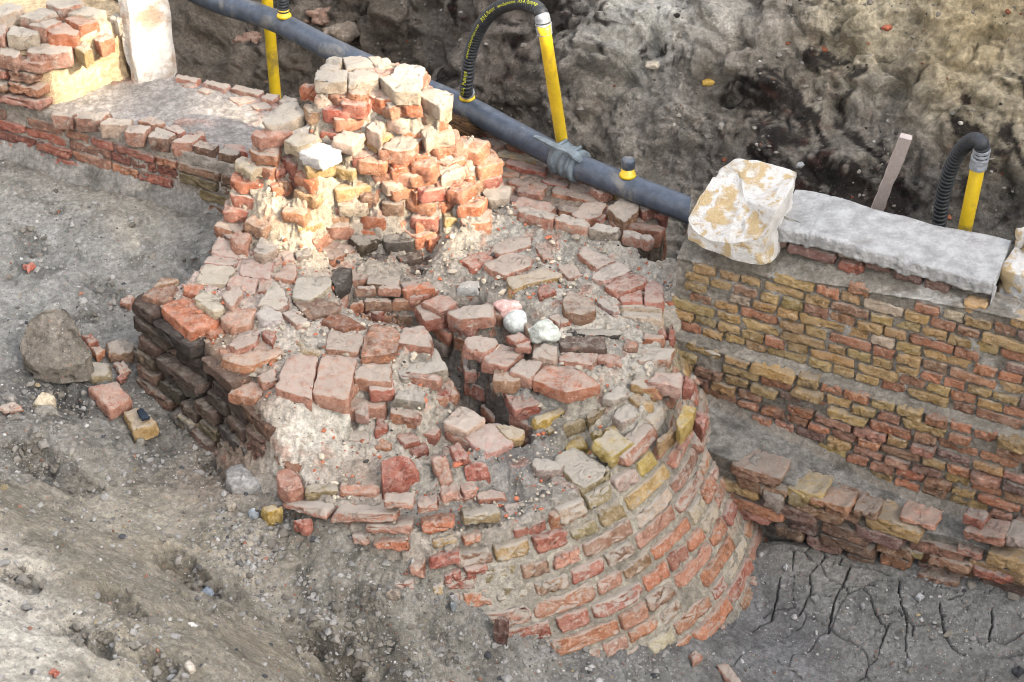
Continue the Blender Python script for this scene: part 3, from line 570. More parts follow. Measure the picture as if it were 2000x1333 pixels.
wingB = [ # crop B, z, thickness, colour, dust, soot
 ([(635, 78), (760, 65), (800, 90), (690, 130)], .765, .06, 'p', .7, 0), ([(590, 207), (625, 110), (760, 182), (748, 237)], .765, .06, 'p', .7, 0), ([(555, 257), (580, 212), (740, 242), (723, 277)], .762, .05, 'p', .6, 0), ([(505, 362), (557, 267), (720, 280), (678, 377)], .76, .06, 'c', .8, 0), ([(690, 130), (720, 85), (805, 100), (780, 160), (720, 162)], .80, .07, 's', .5, 0), ([(765, 192), (830, 165), (850, 207), (770, 217)], .765, .05, 'p', .5, 0), ([(745, 320), (762, 225), (925, 252), (905, 347)], .765, .06, 'p', .6, 0),
 ([(820, 192), (860, 120), (950, 150), (945, 182), (870, 212)], .80, .06, 'c', .8, 0), ([(870, 222), (960, 205), (978, 250), (930, 262)], .765, .05, 'p', .6, 0), ([(950, 192), (1040, 195), (1040, 240), (985, 242)], .765, .05, 'p', .6, 0), ([(1045, 202), (1130, 170), (1140, 212), (1060, 232)], .775, .05, 'g', .8, 0), ([(930, 332), (990, 270), (1055, 270), (1045, 357)], .765, .05, 's', .6, 0), ([(675, 387), (700, 330), (840, 342), (825, 422)], .765, .06, 'p', .4, 0), ([(835, 420), (860, 345), (930, 345), (940, 402)], .76, .05, 's', .7, 0),
 ([(1030, 442), (1060, 340), (1235, 330), (1230, 382), (1130, 457)], .77, .06, 'c', .8, .25), ([(1240, 332), (1290, 282), (1350, 290), (1340, 352), (1265, 402)], .765, .07, 'b', .2, 1), ([(440, 372), (550, 375), (530, 442), (440, 412)], .765, .06, 'O', .4, 0), ([(500, 452), (540, 410), (612, 420), (660, 512), (600, 522)], .785, .06, 'c', .6, 0), ([(645, 432), (750, 375), (760, 422), (700, 502)], .795, .05, 'p', .8, 0),
 ([(275, 392), (310, 340), (400, 340), (412, 362), (290, 387)], .765, .06, 'b', .4, .3), ([(210, 432), (280, 392), (412, 382), (390, 452), (330, 472)], .765, .06, 'o', .3, .5), ([(320, 497), (430, 450), (515, 460), (640, 572), (460, 637)], .76, .07, 'O', .25, .25), ([(540, 637), (640, 572), (665, 642), (600, 662)], .745, .06, 'O', .2, 0), ([(640, 562), (700, 500), (830, 512), (800, 592), (700, 612)], .775, .06, 's', .4, 0), ([(830, 522), (880, 490), (970, 532), (960, 562), (870, 572)], .785, .05, 'w', .9, 0), ([(980, 532), (1020, 515), (1120, 572), (1060, 602)], .775, .05, 'p', .8, 0),
 ([(1025, 462), (1180, 450), (1300, 490), (1250, 532), (1130, 562)], .76, .06, 'b', .3, .5), ([(1190, 572), (1240, 530), (1330, 530), (1420, 592), (1300, 622)], .765, .05, 'O', .2, .55), ([(1220, 642), (1250, 615), (1412, 640), (1398, 742), (1215, 722)], .755, .06, 's', .7, 0), ([(1425, 652), (1450, 592), (1590, 600), (1610, 642), (1590, 752), (1405, 762)], .76, .065, 'o', .35, .45), ([(1600, 692), (1640, 610), (1750, 600), (1790, 672), (1780, 712)], .76, .07, 's', .7, .4),
 ([(940, 932), (1010, 760), (1165, 762), (1128, 992)], .735, .07, 's', .65, 0), ([(1142, 962), (1200, 742), (1378, 762), (1330, 1002)], .738, .07, 's', .65, 0), ([(1365, 882), (1390, 792), (1565, 807), (1560, 902)], .735, .065, 's', .85, 0), ([(635, 772), (850, 662), (990, 742), (880, 792), (760, 822)], .735, .06, 'o', .5, 0), ([(670, 962), (760, 890), (910, 932), (830, 992)], .69, .055, 'o', .45, .3), ([(840, 872), (930, 830), (950, 892), (870, 912)], .72, .05, 's', .6, 0), ([(690, 700), (770, 610), (850, 640), (830, 690), (730, 730)], .755, .05, 's', .7, 0), ([(860, 640), (900, 610), (940, 640), (920, 690)], .76, .05, 'r', .5, 0),
 ([(1380, 1002), (1450, 980), (1440, 1092), (1370, 1072)], .665, .05, 'p', .7, 0), ([(1580, 992), (1600, 950), (1750, 952), (1740, 1012)], .70, .055, 'g', .85, 0), ([(1610, 872), (1650, 850), (1840, 872), (1830, 902)], .715, .05, 's', .5, .3), ([(1630, 1092), (1660, 1065), (1730, 1077), (1720, 1107)], .665, .04, 's', .7, 0), ([(1310, 1212), (1340, 1110), (1450, 1152), (1440, 1232)], .60, .05, 'p', .9, 0), ([(1480, 1112), (1540, 1060), (1545, 1150), (1480, 1172)], .625, .05, 'r', .5, 0), ([(1480, 1252), (1520, 1200), (1570, 1242), (1560, 1272)], .6, .05, 'o', .4, 0), ([(1590, 1182), (1690, 1170), (1722, 1222), (1640, 1242)], .61, .04, 'r', .6, 0), ([(1650, 1262), (1750, 1230), (1772, 1272), (1700, 1302)], .59, .04, 'r', .5, 0),
 # far inner side of the shaft
 ([(1340, 490), (1360, 470), (1410, 462), (1415, 482)], .70, .05, 'o', .5, 0), ([(1420, 470), (1430, 452), (1560, 450), (1567, 472)], .70, .05, 'b', .5, 0), ([(1572, 470), (1590, 448), (1720, 450), (1727, 472)], .70, .05, 'o', .5, 0), ([(1495, 395), (1505, 378), (1610, 380), (1615, 400)], .735, .045, 's', .7, 0), ([(1370, 400), (1390, 385), (1480, 380), (1485, 400)], .73, .045, 'b', .7, 0), ([(1625, 395), (1700, 370), (1770, 360), (1800, 395), (1640, 412)], .735, .05, 'O', .4, 0), ([(1380, 545), (1395, 530), (1460, 530), (1462, 548)], .65, .05, 'o', .6, 0), ([(1470, 540), (1480, 525), (1590, 525), (1595, 545)], .65, .05, 'b', .7, 0), ([(1600, 545), (1610, 525), (1680, 530), (1685, 550)], .65, .05, 'b', .7, 0), ([(1690, 545), (1720, 530), (1800, 560), (1790, 580)], .65, .05, 'b', .7, 0),
]
topB = [ # crop C
 ([(455, 130), (550, 60), (690, 70), (690, 110), (520, 162)], .775, .04, 's', .85, 0), ([(420, 222), (560, 150), (700, 182), (690, 222), (540, 282)], .77, .05, 's', .75, 0), ([(290, 192), (420, 140), (480, 152), (470, 192), (360, 242)], .76, .06, 'r', .5, 0), ([(540, 302), (790, 235), (865, 292), (700, 322), (570, 372)], .77, .055, 'y', .7, 0), ([(845, 237), (920, 210), (980, 272), (900, 302)], .765, .04, 's', .7, 0), ([(710, 122), (770, 110), (820, 182), (760, 192)], .775, .04, 's', .7, 0),
 ([(945, 147), (985, 120), (1170, 202), (1130, 217), (1060, 242)], .79, .05, 's', .75, 0), ([(1030, 292), (1080, 240), (1180, 205), (1270, 252), (1100, 312)], .785, .06, 'p', .85, 0), ([(1105, 342), (1240, 262), (1360, 302), (1330, 332), (1180, 382)], .778, .055, 'r', .55, 0), ([(1330, 332), (1360, 310), (1432, 332), (1440, 442), (1330, 432)], .765, .05, 'r', .55, 0), ([(1190, 432), (1200, 372), (1310, 367), (1320, 432)], .762, .05, 'r', .55, 0), ([(1050, 432), (1090, 400), (1180, 482), (1150, 492)], .76, .04, 'p', .9, 0), ([(720, 352), (760, 330), (830, 372), (740, 402)], .785, .06, 'r', .35, 0), ([(865, 422), (895, 392), (960, 388), (1040, 432), (1050, 482), (960, 512), (880, 482)], .79, .055, 'b', .55, 0),
 ([(1185, 512), (1190, 482), (1440, 492), (1435, 532)], .735, .05, 'c', .9, 0), ([(1190, 462), (1195, 440), (1440, 450), (1440, 475)], .75, .05, 'c', .9, 0), ([(260, 347), (310, 315), (390, 312), (390, 352)], .74, .05, 'w', .7, 0), ([(70, 432), (180, 395), (270, 432), (190, 492)], .735, .05, 's', .5, 0), ([(215, 492), (300, 460), (480, 442), (480, 512), (290, 532)], .74, .06, 's', .8, 0),
 ([(300, 682), (340, 622), (480, 642), (500, 672), (420, 722)], .745, .06, 's', .75, 0), ([(405, 762), (500, 672), (640, 702), (560, 802)], .735, .06, 's', .75, .1), ([(555, 822), (640, 755), (750, 772), (690, 862)], .728, .06, 's', .8, 0), ([(700, 872), (790, 787), (1020, 832), (1085, 882), (1040, 912), (890, 942)], .725, .06, 'o', .5, 0), ([(700, 702), (760, 667), (835, 682), (830, 762), (700, 742)], .74, .05, 'c', .7, .25), ([(850, 660), (870, 628), (1090, 630), (1110, 702), (860, 692)], .745, .05, 'b', .3, .75), ([(845, 762), (870, 715), (1060, 717), (1050, 792)], .73, .05, 's', .6, 0), ([(1062, 762), (1072, 712), (1190, 732), (1200, 792)], .727, .05, 's', .55, .2), ([(1205, 692), (1230, 640), (1290, 662), (1295, 702)], .737, .05, 's', .4, .4), ([(1320, 642), (1330, 610), (1450, 622), (1440, 642)], .725, .06, 'o', .75, 0), ([(1280, 772), (1360, 692), (1500, 697), (1470, 752)], .722, .06, 'o', .95, 0), ([(1350, 882), (1390, 837), (1545, 832), (1540, 922), (1400, 892)], .71, .06, 'p', .7, 0), ([(1545, 922), (1560, 842), (1610, 892), (1600, 922)], .705, .06, 'r', .3, 0), ([(890, 600), (910, 585), (1180, 590), (1190, 620), (1000, 622)], .742, .03, 'g', .8, .9),
 ([(670, 952), (720, 930), (850, 962), (790, 1012)], .655, .06, 'b', .4, 0), ([(560, 992), (650, 970), (780, 1012), (740, 1042)], .60, .05, 'g', .5, .1), ([(190, 1112), (270, 1032), (330, 1030), (430, 1092), (320, 1162)], .645, .05, 'c', .65, 0), ([(310, 1182), (390, 1130), (530, 1122), (580, 1232), (420, 1292)], .625, .055, 'p', .6, 0), ([(490, 1132), (560, 1125), (650, 1162), (640, 1192), (560, 1212)], .63, .05, 'y', .6, 0), ([(120, 952), (200, 920), (240, 930), (230, 962)], .67, .05, 'r', .5, 0),
 ([(1240, 962), (1290, 950), (1380, 1002), (1370, 1022), (1290, 1022)], .675, .06, 'y', .6, 0), ([(1090, 972), (1190, 902), (1230, 962), (1150, 992)], .69, .05, 'g', .9, 0), ([(1140, 1072), (1220, 1002), (1300, 1032), (1280, 1082), (1200, 1112)], .665, .06, 'g', .75, 0), ([(690, 1092), (850, 1032), (890, 1042), (730, 1122)], .655, .05, 'Y', .6, 0), ([(870, 1122), (990, 1085), (1000, 1112), (880, 1142)], .645, .06, 'l', .4, 0), ([(1000, 1070), (1110, 1000), (1115, 1032), (1010, 1100)], .66, .07, 'l', .5, 0), ([(720, 1132), (770, 1110), (820, 1152), (790, 1172)], .625, .05, 'l', .5, 0),
 ([(1025, 1162), (1090, 1160), (1095, 1182), (1040, 1192)], .62, .05, 'Y', .4, 0), ([(1105, 1152), (1180, 1112), (1200, 1132), (1120, 1182)], .635, .055, 'Y', .4, 0), ([(870, 1212), (990, 1180), (1010, 1242), (890, 1272)], .595, .05, 'Y', .2, 0), ([(900, 1292), (1020, 1250), (1050, 1292), (910, 1332)], .57, .05, 'Y', .3, 0), ([(1080, 1290), (1230, 1230), (1245, 1260), (1100, 1330)], .60, .05, 'r', .3, 0), ([(1400, 1212), (1500, 1132), (1530, 1150), (1420, 1232)], .64, .07, 'y', .4, 0), ([(1510, 1120), (1550, 1020), (1622, 1032), (1600, 1092), (1540, 1152)], .68, .08, 'Y', .45, 0), ([(1610, 1090), (1640, 1040), (1690, 1080), (1660, 1160)], .655, .07, 'r', .3, 0),
 ([(1490, 560), (1505, 600), (1500, 640), (1470, 640), (1470, 570)], .70, .06, 'r', .4, 0), ([(790, 512), (850, 490), (900, 540), (850, 560)], .765, .03, 's', .8, 0), ([(100, 1330), (130, 1290), (230, 1300), (220, 1340)], .56, .05, 'p', .6, 0), ([(210, 1240), (260, 1215), (330, 1290), (260, 1310)], .57, .05, 'r', .5, 0),
]
frontB = [ # crop D
 ([(640, 292), (700, 267), (800, 272), (815, 402), (650, 422)], [.60, .61, .61, .545, .545], .05, 'R', .35, 0), ([(870, 272), (940, 262), (980, 382), (920, 397)], [.60, .60, .55, .55], .05, 's', .45, 0), ([(960, 222), (1000, 202), (1060, 272), (990, 292)], .60, .04, 'R', .4, 0), ([(1030, 302), (1130, 292), (1150, 372), (1040, 372)], [.59, .59, .555, .555], .04, 'R', .5, 0), ([(150, 342), (200, 322), (270, 372), (270, 410), (200, 432), (150, 402)], .545, .08, 's', .3, 0), ([(285, 415), (300, 395), (430, 402), (440, 432), (280, 440)], .535, .055, 'l', .75, 0), ([(450, 402), (630, 402), (620, 442), (450, 442)], .54, .06, 's', .35, 0), ([(640, 432), (730, 442), (735, 467), (645, 462)], .525, .045, 'R', .3, 0),
 ([(910, 432), (980, 422), (1000, 452), (920, 467)], .535, .055, 's', .4, 0), ([(1000, 430), (1075, 422), (1085, 452), (1010, 462)], .535, .055, 's', .5, 0), ([(1090, 440), (1150, 420), (1225, 440), (1220, 462), (1100, 472)], .535, .055, 's', .6, 0), ([(820, 562), (900, 552), (980, 540), (985, 566), (840, 592)], .47, .06, 'O', .5, 0), ([(1010, 512), (1310, 495), (1315, 515), (1020, 532)], .50, .06, 'l', .75, 0), ([(750, 472), (830, 470), (840, 492), (760, 502)], .50, .05, 's', .5, 0), ([(1345, 300), (1370, 270), (1460, 290), (1500, 300), (1480, 330), (1370, 330)], .60, .06, 'g', .8, 0), ([(1360, 365), (1480, 340), (1500, 360), (1380, 385)], .56, .06, 'l', .5, 0),
 ([(860, 730), (1005, 700), (1015, 720), (870, 750)], .375, .06, 'O', .35, 0), ([(410, 520), (600, 515), (715, 535), (700, 548), (420, 545)], .47, .05, 's', .8, 0), ([(170, 480), (240, 470), (390, 510), (380, 530), (180, 505)], .48, .05, 's', .85, 0), ([(500, 590), (780, 585), (785, 600), (500, 605)], .42, .04, 's', .8, 0),
]
PIERFOOT = [cA.poly([(90, 1000), (60, 900), (120, 800)], zk(0)), ]
allB = [(cA.poly(p, zk(k)), h, c, d, 0.) for p, k, h, c, d in pierB]
nP = len(allB)
chB = [(cA.poly(p, zk(k)), h, c, d, .9) for p, k, h, c, d in pierChar]
wB = [(cB.poly(p, z), h, c, d, s) for p, z, h, c, d, s in wingB]; tB = [(cC.poly(p, z), h, c, d, s) for p, z, h, c, d, s in topB]; fB = [(cD.poly(p, np.array(z) + .038), h, c, d, s) for p, z, h, c, d, s in frontB if np.mean([q[1] for q in p]) < 470 and not (np.mean([q[0] for q in p]) < 300 and np.mean([q[1] for q in p]) > 440)]

# mortar body under all of it
ctl = [(1000, 392, .80), (1100, 432, .81), (1200, 462, .815), (1320, 482, .85), (1345, 470, .88), (1350, 520, .84), (1300, 510, .81), (1290, 540, .765), (1330, 540, .77), (1250, 505, .78), (1150, 480, .78), (1050, 465, .78), (950, 470, .775), (905, 500, .75), (1000, 520, .765), (1060, 425, .818), (1150, 450, .818), (1250, 475, .82), (1100, 395, .825), (1240, 440, .83), (960, 400, .79),
       (760, 545, .715), (830, 545, .725), (880, 565, .73), (830, 590, .70), (745, 610, .62), (800, 625, .61), (850, 650, .60), (870, 690, .57), (890, 735, .49), (920, 765, .42), (980, 800, .40), (1010, 812, .42), (915, 725, .45), (950, 790, .40), (900, 700, .53), (905, 760, .47), (700, 600, .62), (890, 665, .59), (1020, 825, .45), (930, 745, .45),
       (870, 745, .695), (880, 770, .65), (870, 800, .62), (890, 790, .60), (800, 850, .615), (900, 855, .61), (700, 905, .59), (650, 930, .57), (750, 935, .565), (850, 940, .565), (920, 940, .57), (1000, 870, .60), (1100, 835, .655), (1200, 800, .685), (1290, 770, .70), (1250, 700, .725), (1150, 655, .745), (1050, 605, .755), (960, 570, .745), (1000, 640, .75), (1230, 640, .735), (1150, 700, .725), (1250, 780, .70), (1330, 740, .69), (1300, 560, .74), (800, 780, .68), (760, 800, .66), (800, 900, .60), (620, 870, .62), (950, 850, .605), (980, 900, .595), (1120, 900, .62), (1250, 850, .66), (1180, 850, .655),
       (600, 640, .755), (560, 700, .73), (640, 660, .75), (530, 760, .69), (700, 640, .75), (500, 640, .75), (470, 560, .755), (560, 560, .755), (620, 560, .765), (600, 500, .77), (420, 660, .73), (560, 480, .77), (640, 600, .755)]
cpts = [P(x, y, z) for x, y, z in ctl]
for q, k in [((560, 530), 6.5), ((600, 560), 6.2), ((480, 520), 6.3), ((760, 520), 6.4), ((640, 800), 3.2), ((560, 800), 3.2), ((420, 960), .6), ((300, 980), .4), ((200, 1000), .3), ((1040, 520), 6.1), ((900, 600), 5.8), ((800, 600), 5.8), ((1000, 740), 4.2), ((1130, 840), 2.9), ((1100, 960), 1.5), ((1050, 1060), .7), ((1170, 1010), 1.0), ((1250, 1100), .3), ((1400, 1020), .3), ((1450, 1080), .2), ((1250, 700), 4.2), ((1240, 650), 4.6), ((1180, 900), 2.2), ((430, 900), 1.5), ((360, 1060), .1), ((820, 760), 3.9), ((480, 300 + 40), 7.2), ((750, 1020), .7), ((600, 870), 2.2)]:
    cpts.append(cA.poly([q], zk(k))[0])
cg = Grid(-1.45, .95, 3.0, 5.35, .01)
ip = list(cpts); iv = [q[2] for q in cpts]
fl = np.full(cg.X.shape, -9.)
for poly, h, c, d, s in allB + chB + wB + tB + fB:
    ce = poly.mean(0)
    for q in poly: ip.append(ce + (q - ce) * .72); iv.append((ce + (q - ce) * .72)[2] - .011)
    ip.append(ce); iv.append(ce[2] - .011)
    ins = inpoly(ce[:2] + (poly[:, :2] - ce[:2]) * .86, cg.X, cg.Y); fl[ins] = np.maximum(fl[ins], ce[2] - .026 if np.ptp(poly[:, 2]) < .01 else poly[:, 2].min() - .02)
H = idw(np.array(ip)[:, :2], np.array(iv), cg.X, cg.Y, 3.6, 4e-5)
H = np.where(fl > -1, np.maximum(fl, np.minimum(H, fl + .02)), H)
# footprint: round top, wing, pier, mortar floor
wing_poly = np.array([P(x, y, z) for x, y, z in ((256, 590, .73), (345, 545, .75), (388, 500, .755), (425, 445, .76), (470, 400, .76), (900, 420, .76), (900, 600, .7), (800, 900, .58), (620, 945, .55), (560, 925, .56), (520, 850, .64), (440, 735, .70), (330, 650, .72))])
pier_poly = np.array([P(x, y, z) for x, y, z in ((455, 440, .76), (440, 400, .80), (452, 350, .93), (485, 300, .99), (520, 240, 1.08), (590, 175, 1.17), (650, 105, 1.22), (830, 118, 1.22), (890, 180, 1.17), (930, 290, 1.0), (960, 370, .85), (985, 430, .77), (860, 530, .74), (640, 480, .76))])
floor_poly = np.array([P(x, y, z) for x, y, z in ((900, 350, .80), (960, 352, .80), (1010, 388, .82), (1375, 470, .89), (1365, 560, .80), (1290, 640, .72), (1000, 700, .72), (850, 520, .75))])
rr_ = np.hypot(cg.X - CC[0], cg.Y - CC[1]); phg = np.arctan2(cg.Y - CC[1], cg.X - CC[0]); phg = np.where(phg > math.radians(60), phg - 2 * np.pi, phg); cone = (1.095 * flat(phg) - .012 - rr_) / .575
foot = inpoly(wing_poly, cg.X, cg.Y) | inpoly(pier_poly, cg.X, cg.Y) | inpoly(floor_poly, cg.X, cg.Y)
cone = np.where(cg.X < CC[0] - .62, .04, cone)
phg = np.arctan2(cg.Y - CC[1], cg.X - CC[0]); phg = np.where(phg > math.radians(60), phg - 2 * np.pi, phg)
phi_k0 = np.radians([-240, -160, -140, -120, -100, -85, -72, -60, -45, -30, -15, 0, 20, 60]); zt_k0 = [.38, .40, .43, .47, .525, .545, .565, .595, .645, .68, .70, .715, .72, .72]
rimr = Rz(np.interp(phg, phi_k0, zt_k0)) * flat(phg) - .012
H = np.where(foot & (cone > -9), H, np.where(rr_ < rimr, np.minimum(H, np.clip(cone, .04, 2)), np.clip((1.095 * flat(phg) - .055 - rr_) / .575, .04, 2)))
gz0 = gg.read(cg.X, cg.Y)
vis = foot | ((cone > .25) & (rr_ < rimr + .06))
H = np.where(vis, H, .05)
for _ in range(5):
    Hs = H.copy(); Hs[1:-1, 1:-1] = (H[1:-1, 1:-1] * 2 + H[2:, 1:-1] + H[:-2, 1:-1] + H[1:-1, 2:] + H[1:-1, :-2]) / 6; H = np.where(vis & foot, np.where(fl > -1, np.minimum(Hs, np.maximum(H, fl)), Hs), H)
for slot, zs in (([(888, 742), (926, 705), (962, 752), (1034, 800), (1022, 830), (962, 816), (906, 800)], .43), ([(670, 590), (760, 572), (850, 600), (898, 650), (925, 715), (890, 745), (860, 720), (800, 665), (700, 640)], .54)):
    sl_ = inpoly(np.array([P(x, y, .68) for x, y in slot]), cg.X, cg.Y) & (fl < -1); H = np.where(sl_, np.minimum(H, zs), H)
    nb_ = np.zeros(sl_.shape, bool); nb_[2:-2, 2:-2] = sl_[4:, 2:-2] | sl_[:-4, 2:-2] | sl_[2:-2, 4:] | sl_[2:-2, :-4]
    for _ in range(3): Hs = H.copy(); Hs[1:-1, 1:-1] = (H[1:-1, 1:-1] * 2 + H[2:, 1:-1] + H[:-2, 1:-1] + H[1:-1, 2:] + H[1:-1, :-2]) / 6; H = np.where(nb_ & (fl < -1), Hs, H)
cg.Z = H
def core_z(x, y): return cg.read(x, y)
fx = axis([(-1.40, -.95, .0055), (-.95, 0, .0036), (0, .90, .0055)]); fy = axis([(3.05, 4.5, .0055), (4.5, 5.08, .0036), (5.08, 5.3, .008)])
X2, Y2 = np.meshgrid(fx, fy, indexing='ij'); Z2 = cg.read(X2, Y2)
V2 = np.stack([X2, Y2, Z2], -1)
q2 = grid_quads(len(fx), len(fy))
keep = (Z2.reshape(-1)[q2].max(1) > .12)
n2 = vnormals(V2.reshape(-1, 3), q2, np.zeros((0, 3), int)).reshape(V2.shape)
V2 = V2 + n2 * (.005 * fbm(V2 * 16, 2, 41) + .006 * fbm(V2 * 48, 3, 42) - .005 + .006 * sstep(.7, 1.3, ridged(V2 * 30, 2, 43)))[..., None]
# mortar colour: warm pale on the pier, grey beige elsewhere, dark by the slot and the charred side
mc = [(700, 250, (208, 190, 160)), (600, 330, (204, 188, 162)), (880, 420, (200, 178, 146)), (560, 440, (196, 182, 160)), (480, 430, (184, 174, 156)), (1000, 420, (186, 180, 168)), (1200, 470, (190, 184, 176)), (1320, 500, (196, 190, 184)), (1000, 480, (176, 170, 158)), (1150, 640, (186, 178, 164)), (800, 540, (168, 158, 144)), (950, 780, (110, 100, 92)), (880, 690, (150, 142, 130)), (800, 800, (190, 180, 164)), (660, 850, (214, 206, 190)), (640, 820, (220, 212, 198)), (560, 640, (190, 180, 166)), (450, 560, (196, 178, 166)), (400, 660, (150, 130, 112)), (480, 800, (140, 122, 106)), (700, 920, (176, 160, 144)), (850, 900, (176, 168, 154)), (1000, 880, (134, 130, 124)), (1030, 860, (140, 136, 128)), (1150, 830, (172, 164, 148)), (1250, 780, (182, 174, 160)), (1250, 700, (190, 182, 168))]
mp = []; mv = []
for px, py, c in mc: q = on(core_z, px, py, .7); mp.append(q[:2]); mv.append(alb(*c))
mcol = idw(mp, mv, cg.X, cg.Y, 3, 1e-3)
c2 = cg.read(X2, Y2, mcol); tint = sstep(.35, .7, fbm(V2 * 13, 3, 44))[..., None] * .35
c2 = c2 * (1 - tint) + alb(196, 128, 100) * tint
TW = thing('round_tower_ruin', 'ruined round brick tower stump with a hollow shaft and a sloping curved side', 'tower ruin', (CC[0], CC[1], 0))
mesh_obj('mortar_core', V2.reshape(-1, 3), q2[keep], [], MM, TW, c2.reshape(-1, 3))

# battered outer face
phi_k = np.radians([-240, -160, -140, -120, -100, -85, -72, -60, -45, -30, -15, 0, 20, 60]); zt_k = [.38, .40, .43, .47, .525, .545, .565, .595, .645, .68, .70, .715, .72, .72]
def ztop(ph): return np.interp(ph, phi_k, zt_k)
def bury(ph, z):                               # how far mortar and earth hide the courses
    return sstep(math.radians(-52), math.radians(-84), ph) * (.12 + .42 * sstep(.45, .28, z))
def cone_pt(ph, z, out=0.):
    r = Rz(z) * flat(ph) + out; return np.stack([CC[0] + r * np.cos(ph), CC[1] + r * np.sin(ph), np.broadcast_to(z, np.shape(r))], -1)
PH, ZF = np.meshgrid(np.radians(np.arange(-205, 50, .38)), np.linspace(0, 1, 120), indexing='ij')
ZC = -.12 + (ztop(PH) - .026 + .12) * ZF
base = cone_pt(PH, ZC)
ff = fbm(base * 11, 3, 51); offc = -.0105 + bury(PH, ZC) * (.010 + .014 * ff) + .004 * ff + .0035 * fbm(base * 45, 3, 52)
offc = offc - .02 * sstep(.93, 1, ZF)
Vc = cone_pt(PH, ZC, offc)
cc_ = alb(166, 158, 143) * (1 + .22 * fbm(base * 8, 3, 53))[..., None]
cdk = (sstep(math.radians(-62), math.radians(-80), PH) * .35)[..., None]; cc_ = cc_ * (1 - cdk) + alb(150, 145, 136) * cdk
low = sstep(.22, .0, ZC)[..., None] * .6; cc_ = cc_ * (1 - low) + alb(138, 134, 127) * low
mesh_obj('mortar_face', Vc.reshape(-1, 3), grid_quads(*PH.shape), [], MM, TW, cc_.reshape(-1, 3))
cb_ = Buf()
for k in range(-1, 15):
    z0 = .012 + k * .0495; ph = math.radians(-190) + random.random() * .1
    while ph < math.radians(45):
        L = random.choice((.098, .098, .105, .195, .20, .115)) * random.uniform(.9, 1.08); r = float(Rz(z0 + .02)); dp = L / r
        pm_ = ph + dp / 2; zt = float(ztop(np.array(pm_)))
        if z0 + .040 < zt + .004 and pm_ > math.radians(-91) and random.random() > .02 + .10 * float(bury(np.array(pm_), 0)):
            # tilt with the ruin: courses sag a little towards the front
            oj = random.gauss(0, .0035) + (-.003 if random.random() < .12 else 0)
            a0 = ph + .0055 / r; a1 = ph + dp - .0055 / r; zb = z0 + .005 + random.gauss(0, .0018); zt_ = z0 + .043 + random.gauss(0, .0022); tl = random.gauss(0, .0025)
            nseg = 3 if L > .15 else 2
            lo = [cone_pt(np.array(a0 + (a1 - a0) * i / nseg), zb + tl * (i / nseg - .5), oj) for i in range(nseg + 1)]
            hi = [cone_pt(np.array(a0 + (a1 - a0) * i / nseg), zt_ + tl * (i / nseg - .5), oj) for i in range(nseg, -1, -1)]
            inw = np.array([-math.cos(pm_), -math.sin(pm_), -.25]); inw /= np.linalg.norm(inw)
            xx = math.degrees(pm_)
            pal = 'oossrobsoc' if xx > -60 else 'rssolybrsl'
            if z0 > .50 and -75 < xx < -30: pal = 'yYlylcsr'
            if z0 > .5 and xx > -12: pal = 'roysl'
            if z0 < .1: pal = 'sbsgro'
            brick(cb_, np.array(lo + hi), inw, .05, bcol(random.choice(pal), .12), dust=random.uniform(.3, .95) + .15 * float(bury(np.array(pm_), 0)), char=.35 if random.random() < .05 else 0, rnd=.0055, n=30, chips=random.choice((1, 2, 3)))
        ph += dp
def on_face(px, py):
    z = face_z(px, py); q = P(px, py, z); return q
for p_, c, d in (([(405, 520), (710, 535), (712, 575), (402, 578)], 's', .8), ([(170, 480), (385, 515), (388, 566), (180, 512)], 's', .85), ([(560, 592), (785, 580), (785, 632), (570, 625)], 's', .75), ([(820, 590), (925, 565), (985, 560), (985, 602), (840, 635)], 'O', .4), ([(600, 668), (765, 652), (770, 712), (610, 698)], 'O', .5), ([(862, 745), (1008, 708), (1016, 768), (866, 806)], 'R', .4), ([(770, 785), (840, 765), (845, 845), (775, 828)], 's', .6), ([(932, 825), (1010, 800), (1014, 850), (936, 878)], 'r', .55), ([(1015, 538), (1200, 520), (1205, 572), (1020, 588)], 'l', .7), ([(800, 500), (900, 480), (905, 525), (810, 545)], 's', .6), ([(640, 470), (790, 472), (790, 512), (645, 512)], 's', .7), ([(1020, 640), (1100, 625), (1105, 670), (1025, 690)], 'o', .6), ([(1030, 790), (1130, 770), (1135, 815), (1034, 838)], 'r', .6), ([(500, 640), (575, 640), (580, 690), (510, 680)], 's', .8), ([(880, 660), (990, 630), (995, 672), (885, 705)], 'y', .75), ([(920, 440), (1000, 425), (1005, 470), (925, 488)], 's', .5), ([(1015, 425), (1085, 415), (1092, 462), (1020, 475)], 's', .5), ([(700, 860), (790, 850), (795, 890), (705, 895)], 's', .9), ([(880, 880), (925, 870), (930, 915), (885, 920)], 'y', .8)):
    q_ = np.array([on_face(*cD(v)) for v in p_]); ce_ = q_.mean(0); iw = np.array([CC[0] - ce_[0], CC[1] - ce_[1], 0]); iw /= np.linalg.norm(iw); iw[2] = -.3; iw /= np.linalg.norm(iw)
    brick(cb_, q_ - iw * random.uniform(.004, .012), iw, .055, bcol(c, .07), dust=d, n=36, chips=3)
trc = np.array([p.mean(0) for p, *_ in tB + fB])
ph = math.radians(-118)
